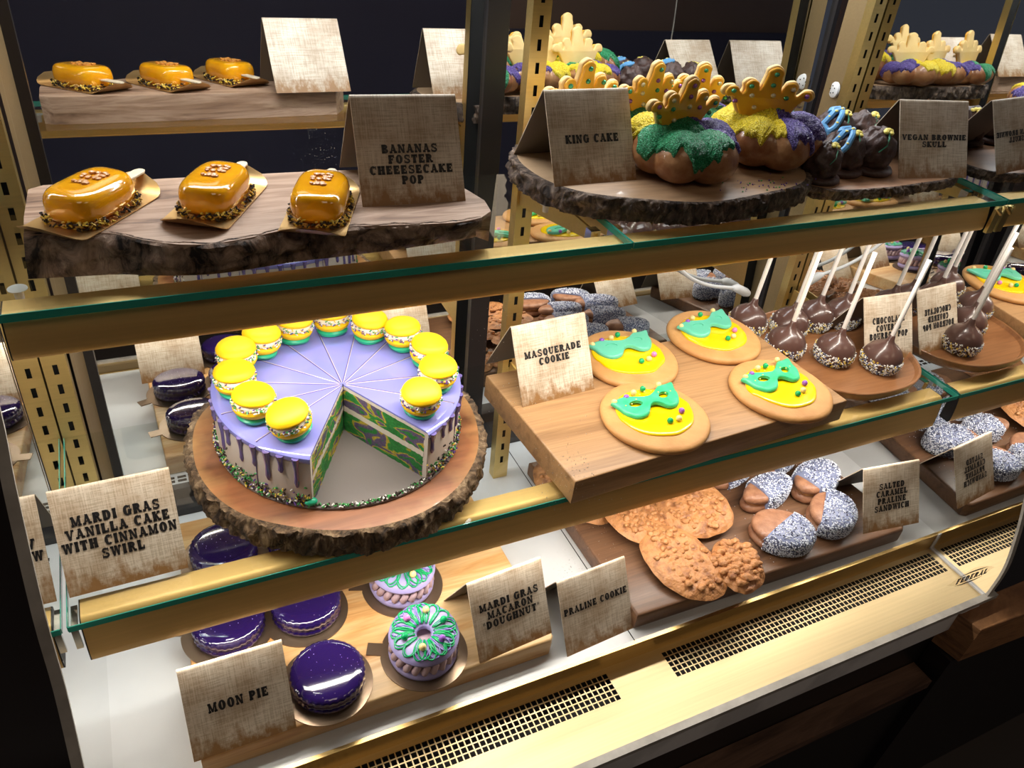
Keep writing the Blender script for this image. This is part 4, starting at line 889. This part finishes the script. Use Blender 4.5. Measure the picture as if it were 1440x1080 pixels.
# ------------------------------------------------------------------ chocolate bourbon pops
def bourbon():
    t = thing('chocolate_pop', '', 'cake pop', group='chocolate bourbon pops on the round tray')
    b = MB(); b.lathe([(0, .0005), (.018, .001), (.0245, .006), (.0275, .013), (.0278, .019), (.026, .026), (.022, .0325), (.015, .0385), (.008, .0425), (.0052, .0475), (.0042, .0535), (.003, .055)], 40, fn=lambda a, z: 1 + .03 * nz(math.cos(a) * 2, math.sin(a) * 2, z * 60)); b.build('chocolate_ball', m_choc, t, angle=80)
    b = MB(); b.tube([(0, 0, .048), (0, 0, .172)], .0032, 12); b.build('paper_stick', m_stickw, t)
    b = MB(); rr = random.Random(8); k = 0
    while k < 900:
        a = rr.uniform(0, 2 * PI); z = rr.uniform(0, .0205) + .0025 * nz(math.cos(a) * 2, math.sin(a) * 2); z = max(z, .0008)
        r = .0195 + .0085 * math.sqrt(max(0, 1 - ((z - .016) / .016) ** 2)) + rr.uniform(-.0004, .0010)
        b.rod((r * math.cos(a), r * math.sin(a), z), (rr.uniform(-1, 1), rr.uniform(-1, 1), rr.uniform(-1, 1)), rr.uniform(.0016, .0030), rr.uniform(.0006, .0009), rr.choice((0, 0, 0, 1, 2, 3)), 5); k += 1
    o = b.build('sprinkle_coating', [m_sp_white, m_np_b, m_np_d, m_sp_yellow], t); o['kind'] = 'stuff'; return t
BP = bourbon()
bl = [((1.048, .172), (.02, -.06), 'chocolate bourbon pop at the front left of the round tray'), ((1.108, .134), (.06, -.02), 'chocolate bourbon pop in front of its card, foremost on the tray'), ((.982, .210), (.0, -.02), 'chocolate bourbon pop at the left edge of the tray beside the cookie board'),
      ((1.030, .255), (-.04, -.03), 'chocolate bourbon pop in the middle of the back row'), ((1.090, .262), (-.08, .02), 'chocolate bourbon pop in the back row just left of the card fold'), ((.966, .282), (.02, .16), 'chocolate bourbon pop at the back left of the tray with a steeply tilted stick'), ((1.145, .255), (-.05, .02), 'chocolate bourbon pop hidden behind its card with the stick showing')]
for i, (q, tl, lb) in enumerate(bl): place(BP, i == 0, (q[0], q[1], HT + .0006), i * 1.3, lb, tilt=(tl[0] * .3, tl[1] * .3)).scale = (1.06, 1.06, 1.06)

# ------------------------------------------------------------------ moon pies on tabbed gold rounds
def moon_pie():
    t = thing('moon_pie', '', 'moon pie', group='purple glazed moon pies on the striped plank'); n = 150; r = .0405
    fn = lambda a, z: 1 + (.030 * abs(math.sin(17 * a)) if .003 < z < .0235 else 0) + .006 * nz(math.cos(a) * 5, math.sin(a) * 5, z * 300)
    b = MB(); b.lathe([(0, .0003), (.0385, .0003), (.0405, .002), (.041, .0045), (.0402, .0075), (.0385, .0092), (.0392, .0115), (.0408, .0145), (.0412, .0185), (.0405, .0222), (.0392, .0243), (.0365, .0258), (.030, .0268), (.018, .0276), (.008, .0279), (0, .028)], n, fn=fn); b.build('glazed_body', m_moon, t, angle=85)
    b = MB(); rr = random.Random(5)
    for k in range(34): a, q = rr.uniform(0, 2 * PI), .036 * math.sqrt(rr.random()); b.ball((q * math.cos(a), q * math.sin(a), .0281 - .0019 * (q / .036) ** 3), rr.uniform(.00025, .00045), 0, 5)
    o = b.build('silver_dust', m_sp_white, t); o['kind'] = 'stuff'; return t
def round_card():
    b = MB(); pts = []; n = 90; r = .0525
    for k in range(n):
        a = 2 * PI * k / n
        if abs(a - PI * .80) < .15: continue
        pts.append((r * math.cos(a), r * math.sin(a)))
        if len(pts) > 1 and False: pass
    i = next(k for k, p_ in enumerate(pts) if math.atan2(p_[1], p_[0]) % (2 * PI) > PI * .80)
    a = PI * .80; tb = [((r + .016) * math.cos(a) + s * .0085 * -math.sin(a), (r + .016) * math.sin(a) + s * .0085 * math.cos(a)) for s in (-1, 1)]; base_ = [((r - .002) * math.cos(a) + s * .0085 * -math.sin(a), (r - .002) * math.sin(a) + s * .0085 * math.cos(a)) for s in (-1, 1)]
    pts = pts[:i] + [base_[0], tb[0], tb[1], base_[1]] + pts[i:]
    b.prism(pts, .0002, .0014, 0); return tag(b.build('tabbed_card', m_silvercard, smooth=False), '', 'cake card', 'tabbed round cards on the striped plank')
MP, RCD = moon_pie(), round_card()
mps = [((.229, .036), 'purple moon pie foremost on the plank, right of its card', 'tabbed round card under the foremost moon pie'), ((.229, .143), 'purple moon pie second in the right row, behind the foremost one', 'tabbed round card under the second moon pie of the right row'),
       ((.138, .148), 'purple moon pie behind the moon pie card', 'tabbed round card under the moon pie behind its card'), ((.150, .262), 'dark purple moon pie at the rear left, seen above the lower light bar', 'tabbed round card under the rear left moon pie'), ((.245, .255), 'purple moon pie at the rear, hidden below the cake slab', 'tabbed round card under the rear moon pie below the cake slab')]
for i, (q, l1, l2) in enumerate(mps): place(RCD, i == 0, (q[0] - .002, q[1], DL + .0002), i * .15, l2); place(MP, i == 0, (q[0], q[1], DL + .0018), i * .9, l1)

# ------------------------------------------------------------------ macaron doughnuts
def doughnut():
    t = thing('macaron_doughnut', '', 'macaron doughnut', group='macaron doughnuts on the striped plank'); R_ = .041
    b = MB(); b.lathe([(0, 0), (.036, 0), (.041, .002), (.0425, .006), (.041, .009), (.0385, .0105), (.02, .0115), (0, .0115)], 60, fn=lambda a, z: 1 + (.02 * nz(math.cos(a) * 9, math.sin(a) * 9, z * 500) if z > .006 else 0)); b.build('bottom_shell', m_lilac, t, angle=80)
    b = MB(); ns = 22
    for k in range(ns):
        a = 2 * PI * k / ns; c, s = math.cos(a), math.sin(a); tw = .012
        b.tube([(.024 * c, .024 * s, .019), (.033 * math.cos(a + .05), .033 * math.sin(a + .05), .0125), (.0385 * math.cos(a + .12), .0385 * math.sin(a + .12), .0145), (.0375 * math.cos(a + .2), .0375 * math.sin(a + .2), .021), (.028 * math.cos(a + .25), .028 * math.sin(a + .25), .0235)], [.004, .0046, .0048, .0042, .003], 8)
    b.lathe([(0, .011), (.034, .011), (.034, .022), (0, .022)], 40); b.build('piped_filling', m_pinkfill, t, angle=80)
    b = MB(); rows = []
    for i in range(15):
        q = 2 * PI * i / 14; rr_ = .0255 + .0170 * math.cos(q); zz = .0305 + (.0075 if math.sin(q) > 0 else .0085) * math.sin(q); rows.append([(rr_ * math.cos(2 * PI * j / 56), rr_ * math.sin(2 * PI * j / 56), zz) for j in range(56)])
    b.grid(rows, True); b.build('ring_shell', m_lilac, t, angle=80)
    def loops(m_, n_, ph, amp, rad, nm):
        pts = []
        for k in range(n_ * 16 + 1):
            u = 2 * PI * k / (n_ * 16); q = n_ * u + ph; r = .0255 + amp * math.cos(q); a = u + .16 * math.sin(q); z = .0305 + .0076 * math.sqrt(max(0, 1 - ((r - .0255) / .0172) ** 2)) + .0008; pts.append((r * math.cos(a), r * math.sin(a), z))
        b = MB(); b.tube(pts, rad, 6); b.build(nm, m_, t, angle=80)
    loops(m_pdriz, 13, 1.0, .0135, .00085, 'purple_drizzle'); loops(m_gdriz, 15, 0, .0140, .00100, 'green_drizzle'); loops(m_gdriz, 11, 2, .0125, .0010, 'green_drizzle')
    for k, m_ in enumerate((m_sp_cream, m_sp_pink, m_sp_grn, m_sp_cream, m_sp_vio, m_sp_grn)):
        a = 1.15 + k * PI / 3; b = MB(); b.ball((.0255 * math.cos(a), .0255 * math.sin(a), .0418), .0044, 0, 14); b.build('sugar_pearl', m_, t)
    return t
DN = doughnut()
dns = [((.344, .036), 'macaron doughnut with green drizzle at the front, beside the foremost moon pie', 'tabbed round card under the front macaron doughnut'), ((.352, .142), 'macaron doughnut behind the front one, cut off by the shelf bar', 'tabbed round card under the second macaron doughnut'), ((.350, .262), 'macaron doughnut hidden at the rear of the plank', 'tabbed round card under the rear macaron doughnut')]
for i, (q, l1, l2) in enumerate(dns): place(RCD, False, (q[0] + .001, q[1] - .001, DL + .0002), .2 + i * .1, l2); place(DN, i == 0, (q[0], q[1], DL + .0018), i * .6, l1, tilt=(.05, -.03)).scale = (.98, .98, 1.18)

# ------------------------------------------------------------------ praline cookies, shingled in a heap
def praline(seed, c, rx, ry, rz, z, tilt, label, rough=1.0, nuts=26):
    t = thing('praline_cookie', label, 'praline cookie', (c[0], c[1], z), rz, 'praline cookies heaped on the dark board'); t.rotation_euler = (tilt[0], tilt[1], rz); n = 90; rows = []
    def rad(a): return 1 + .10 * nz(math.cos(a) * 1.2 + seed, math.sin(a) * 1.2, seed) + .03 * nz(math.cos(a) * 4, math.sin(a) * 4, seed)
    for k in [1 - (1 - q / 26) ** 1.0 for q in range(27)]:
        row = []
        for j in range(n):
            a = 2 * PI * j / n; u = 1 - k; x, y = rx * u * rad(a) * math.cos(a), ry * u * rad(a) * math.sin(a)
            h = .0085 * (1 - u ** 6) + rough * (.0022 * fbm(x + seed, y, seed, 130, 4) + .0030 * max(0, nz(x + seed, y, 3, 80))) * min(1, (1 - u) * 7); row.append((x, y, .0012 + max(h, 0)))
        rows.append(row)
    under = [(x * .96, y * .96, .0002) for x, y, _ in rows[0]]
    b = MB(); b.grid([under] + rows, True, 0, True, False); b.build('praline_sheet', m_praline, t, angle=85)
    b = MB(); rr = random.Random(seed)
    for k in range(nuts):
        a, q = rr.uniform(0, 2 * PI), .8 * math.sqrt(rr.random()); s_ = rr.uniform(.0028, .0058) * (1.25 if rough > 1.2 else 1)
        lump(b, (rx * q * math.cos(a), ry * q * math.sin(a), .0088 + s_ * .22), s_ * 1.2, s_, s_ * .7, seed + k, .35, 10)
    b.build('pecan_pieces', m_praline if rough < 1.2 else m_praline, t, angle=80)
    b = MB()
    for k in range(nuts):
        a, q = rr.uniform(0, 2 * PI), .75 * math.sqrt(rr.random()); s_ = rr.uniform(.0022, .0042); lump(b, (rx * q * math.cos(a), ry * q * math.sin(a), .0095), s_ * 1.3, s_, s_ * .7, seed + k, .4, 8)
    b.build('pecan_crumbs', m_pecan, t, angle=80); return t
ps = [(101, (.655, .265), .048, .040, .3, DR + .0005, (0, 0), 'praline cookie at the rear left, lowest of the heap'), (102, (.735, .270), .050, .044, 1.0, DR + .0005, (0, 0), 'praline cookie at the rear right of the heap'),
      (103, (.672, .190), .050, .042, .5, DR + .006, (.12, .05), 'praline cookie at the left edge of the heap, partly under the front ones'), (104, (.788, .200), .054, .048, .2, DR + .010, (.10, 0), 'praline cookie in the upper middle of the heap'),
      (105, (.715, .135), .056, .052, .9, DR + .013, (.15, .06), 'broad smooth praline cookie left of the heap middle'), (106, (.806, .118), .058, .054, -.4, DR + .018, (.16, -.03), 'broad praline cookie right of the heap middle'),
      (107, (.732, .042), .054, .070, .30, DR + .0085, (.12, .03), 'large flat praline cookie at the front of the heap pointing to the brass trough'), (108, (.806, .010), .038, .046, -.3, DR + .006, (.10, -.02), 'small knobbly praline cookie at the front right of the heap')]
for a in ps: praline(*a, rough=1.9 if a[0] in (108,) else 1.0, nuts=58 if a[0] == 108 else 30)

# ------------------------------------------------------------------ praline sandwiches dipped in nonpareils
def sandwich(seed, c, rz, label, lx=.047, ly=.030, z=DR, tilt=(0, 0), cut=.0, h=.032, dip_dir=0.0):
    lx *= .92; ly *= .92; t = thing('praline_sandwich', label, 'praline sandwich', (c[0], c[1], z), rz, 'praline sandwiches with nonpareils'); t.rotation_euler = (tilt[0], tilt[1], rz)
    def half(z0, h_, sd, nm, mt):
        b = MB(); fn = lambda a, z: 1 + .05 * nz(math.cos(a) * 1.5 + sd, math.sin(a) * 1.5, sd)
        pr = [(0, z0), (.9, z0), (.98, z0 + h_ * .2), (1, z0 + h_ * .5), (.97, z0 + h_ * .8), (.88, z0 + h_), (.5, z0 + h_ * 1.08), (0, z0 + h_ * 1.1)]; rows = []
        for r, zz in pr: rows.append([(lx * r * fn(2 * PI * j / 50, zz) * math.cos(2 * PI * j / 50), ly * r * fn(2 * PI * j / 50, zz) * math.sin(2 * PI * j / 50), zz) for j in range(50)])
        b.grid(rows, True); b.build(nm, mt, t, angle=80)
    half(.0005, h * .40, seed, 'bottom_cookie', m_sand); half(h * .56, h * .40, seed + 3, 'top_cookie', m_sand)
    b = MB(); b.lathe([(0, h * .40), (.85, h * .40), (.88, h * .5), (.85, h * .6), (0, h * .6)], 40); b.v = [(x * lx, y * ly, zz) for x, y, zz in b.v]; b.build('caramel_filling', m_pecan, t)
    rr = random.Random(seed); b = MB(); k = 0
    while k < 1900:
        d = Vector((rr.gauss(0, 1), rr.gauss(0, 1), rr.gauss(0, 1))).normalized(); x, y, zz = d
        e = 4.5; q = (abs(math.hypot(x, y)) ** e + abs(zz) ** e) ** (-1 / e); x, y, zz = x * q * lx * 1.075, y * q * ly * 1.10, zz * q * h * .59 + h * .53
        u = x * math.cos(dip_dir) / lx + y * math.sin(dip_dir) / ly
        if zz < .001 or u < cut + .08 * nz(y * 60, zz * 60, seed): continue
        b.ball((x, y, zz), rr.uniform(.00095, .00150), rr.choice((0, 0, 0, 0, 1, 2)), 5); k += 1
    # sticky coat under the beads
    o = b.build('nonpareil_coating', [m_np_w, m_np_b, m_np_d], t); o['kind'] = 'stuff'
    b = MB(); rows = []
    for i in range(13):
        th = -PI / 2 + PI * i / 12; rows.append([])
        for j in range(36):
            a = 2 * PI * j / 36; x, y, zz = math.cos(th) * math.cos(a), math.cos(th) * math.sin(a), math.sin(th); e = 4.5; q = (max(abs(math.cos(th)), 1e-4) ** e + abs(zz) ** e) ** (-1 / e)
            x, y, zz = x * q * lx * 1.06, y * q * ly * 1.08, zz * q * h * .57 + h * .53; cx_, sx_ = math.cos(dip_dir), math.sin(dip_dir); u = x * cx_ / lx + y * sx_ / ly
            if u < cut: d_ = (cut - u); x += d_ * lx * cx_; y += d_ * ly * sx_
            rows[-1].append((x, y, max(zz, .0004)))
    b.grid(rows, True); b.build('dipped_coat', m_np_b, t, angle=80); return t
sandwich(1, (1.008, .038), .5, 'sprinkled praline sandwich at the right, nearest its card foot', .047, .036, cut=-.42, dip_dir=-1.3)
sandwich(2, (.906, .036), -.55, 'foremost praline sandwich, bare tan cookie behind and sprinkled front edge', .050, .040, cut=-.08, dip_dir=-.6, h=.030)
sandwich(3, (.938, .110), .16, 'praline sandwich with bare left end showing two cookie layers, in the middle', .053, .025, cut=-.42, h=.034)
sandwich(4, (1.036, .104), .30, 'large sprinkled praline sandwich right of the middle one', .053, .031, cut=-.62, h=.036)
sandwich(5, (.918, .172), .22, 'praline sandwich at the rear left just below the shelf bar', .053, .024, cut=-.5, h=.034)
sandwich(6, (1.016, .172), .30, 'short sprinkled praline sandwich at the rear right', .050, .026, cut=-.62, h=.034)
sandwich(7, (.925, .248), .2, 'praline sandwich hidden in the back row at the left', .050, .026, cut=-.3, h=.034)
sandwich(8, (1.025, .250), .3, 'praline sandwich hidden in the back row at the right', .050, .028, cut=-.3, h=.034)
b = MB(); rr = random.Random(31)
for k in range(150):
    x, y = rr.uniform(.83, 1.10), rr.uniform(-.005, .27); b.ball((x, y, DR + .0008), rr.uniform(.0005, .0009), rr.choice((0, 0, 1)), 5)
tag(b.build('spilled_nonpareils', [m_np_w, m_np_b]), 'white nonpareil beads spilled on the dark board round the praline sandwiches', 'sprinkles', kind='stuff')

# ------------------------------------------------------------------ maker's badge on the front glass, glass smudges, cable
t = thing('maker_badge', 'pointed oval silver badge reading FEDERAL low on the front glass', 'badge')
bx, bz = 1.113, 0.052
def fb(u, v): p_ = on_glass(bx + u, bz + v); return (p_[0], p_[1] - .0012, p_[2])
def fb2(u, v): p_ = on_glass(bx + u, bz + v); return (p_[0], p_[1] - .0019, p_[2])
b = MB(); N_ = 24
b.grid([[fb(.048 * (2 * k / N_ - 1) + s * .004, s * .0135 * (1 - abs(2 * k / N_ - 1) ** 1.6)) for k in range(N_ + 1)] for s in (-1, -.3, .3, 1)]); b.build('plate', m_label, t)
text_mesh(['FEDERAL'], .0090, .01, .066, fb2, t, 'lettering', m_ink, .10, .30)
for s in (-1, 1):
    b = MB(); b.grid([[fb2(.030 * (2 * k / N_ - 1) + s * .004, s * (.0066 + (.0008 + q * .0022) * (1 - abs(2 * k / N_ - 1) ** 2))) for k in range(N_ + 1)] for q in (0, 1)]); b.build('arc', m_ink, t)
b = MB(); rr = random.Random(17)
def flecks(n, x, z, sx, sz, s0=.0003, s1=.0009):
    for k in range(n):
        p_ = on_glass(rr.gauss(x, sx), rr.gauss(z, sz)); b.ball((p_[0], p_[1] + .0006, p_[2]), rr.uniform(s0, s1) * rr.choice((.6, .6, 1)), 0, 5, (1, .3, rr.uniform(.7, 1.6)))
def glass_hit(px, py):
    d = RC.transposed() @ Vector((px - CX, py - CY, F)); best = None
    for k in range(400):
        p_ = CAM + d / d.length * (0.3 + k * .002); g = on_glass(p_.x, p_.z); e_ = abs(g[1] - p_.y)
        if best is None or e_ < best[0]: best = (e_, p_.x, p_.z)
    return best[1:]
for px, py, n_, sp_ in ((812, 660, 120, .016), (775, 690, 60, .014), (800, 800, 90, .014), (850, 740, 50, .02), (700, 470, 40, .016), (735, 560, 40, .02)):
    gx, gz = glass_hit(px, py); flecks(n_, gx, gz, sp_ * .7, sp_, .0002, .0007)
tag(b.build('glass_flecks', m_plastic), 'dried white splashes on the inside of the front glass near the walnut board corner', 'splashes', kind='stuff')
def UY(px, py, y):
    d = RC.transposed() @ Vector((px - CX, py - CY, F)); return CAM + d * ((y - CAM.y) / d.y)
t = thing('white_cable', 'white cable with a plug hanging at the rear mirror behind the rear cookies', 'cable'); b = MB()
b.tube(interp([tuple(UY(*q, .452)) for q in ((955, 378), (975, 393), (1000, 402), (1032, 405))], 20), .0035, 10); b.build('cord', m_plastic, t)
b = MB(); b.tube([tuple(UY(*q, .452)) for q in ((1030, 405), (1036, 405), (1048, 411), (1052, 413))], [.0045, .008, .0085, .006], 12); b.build('plug', m_plastic, t)
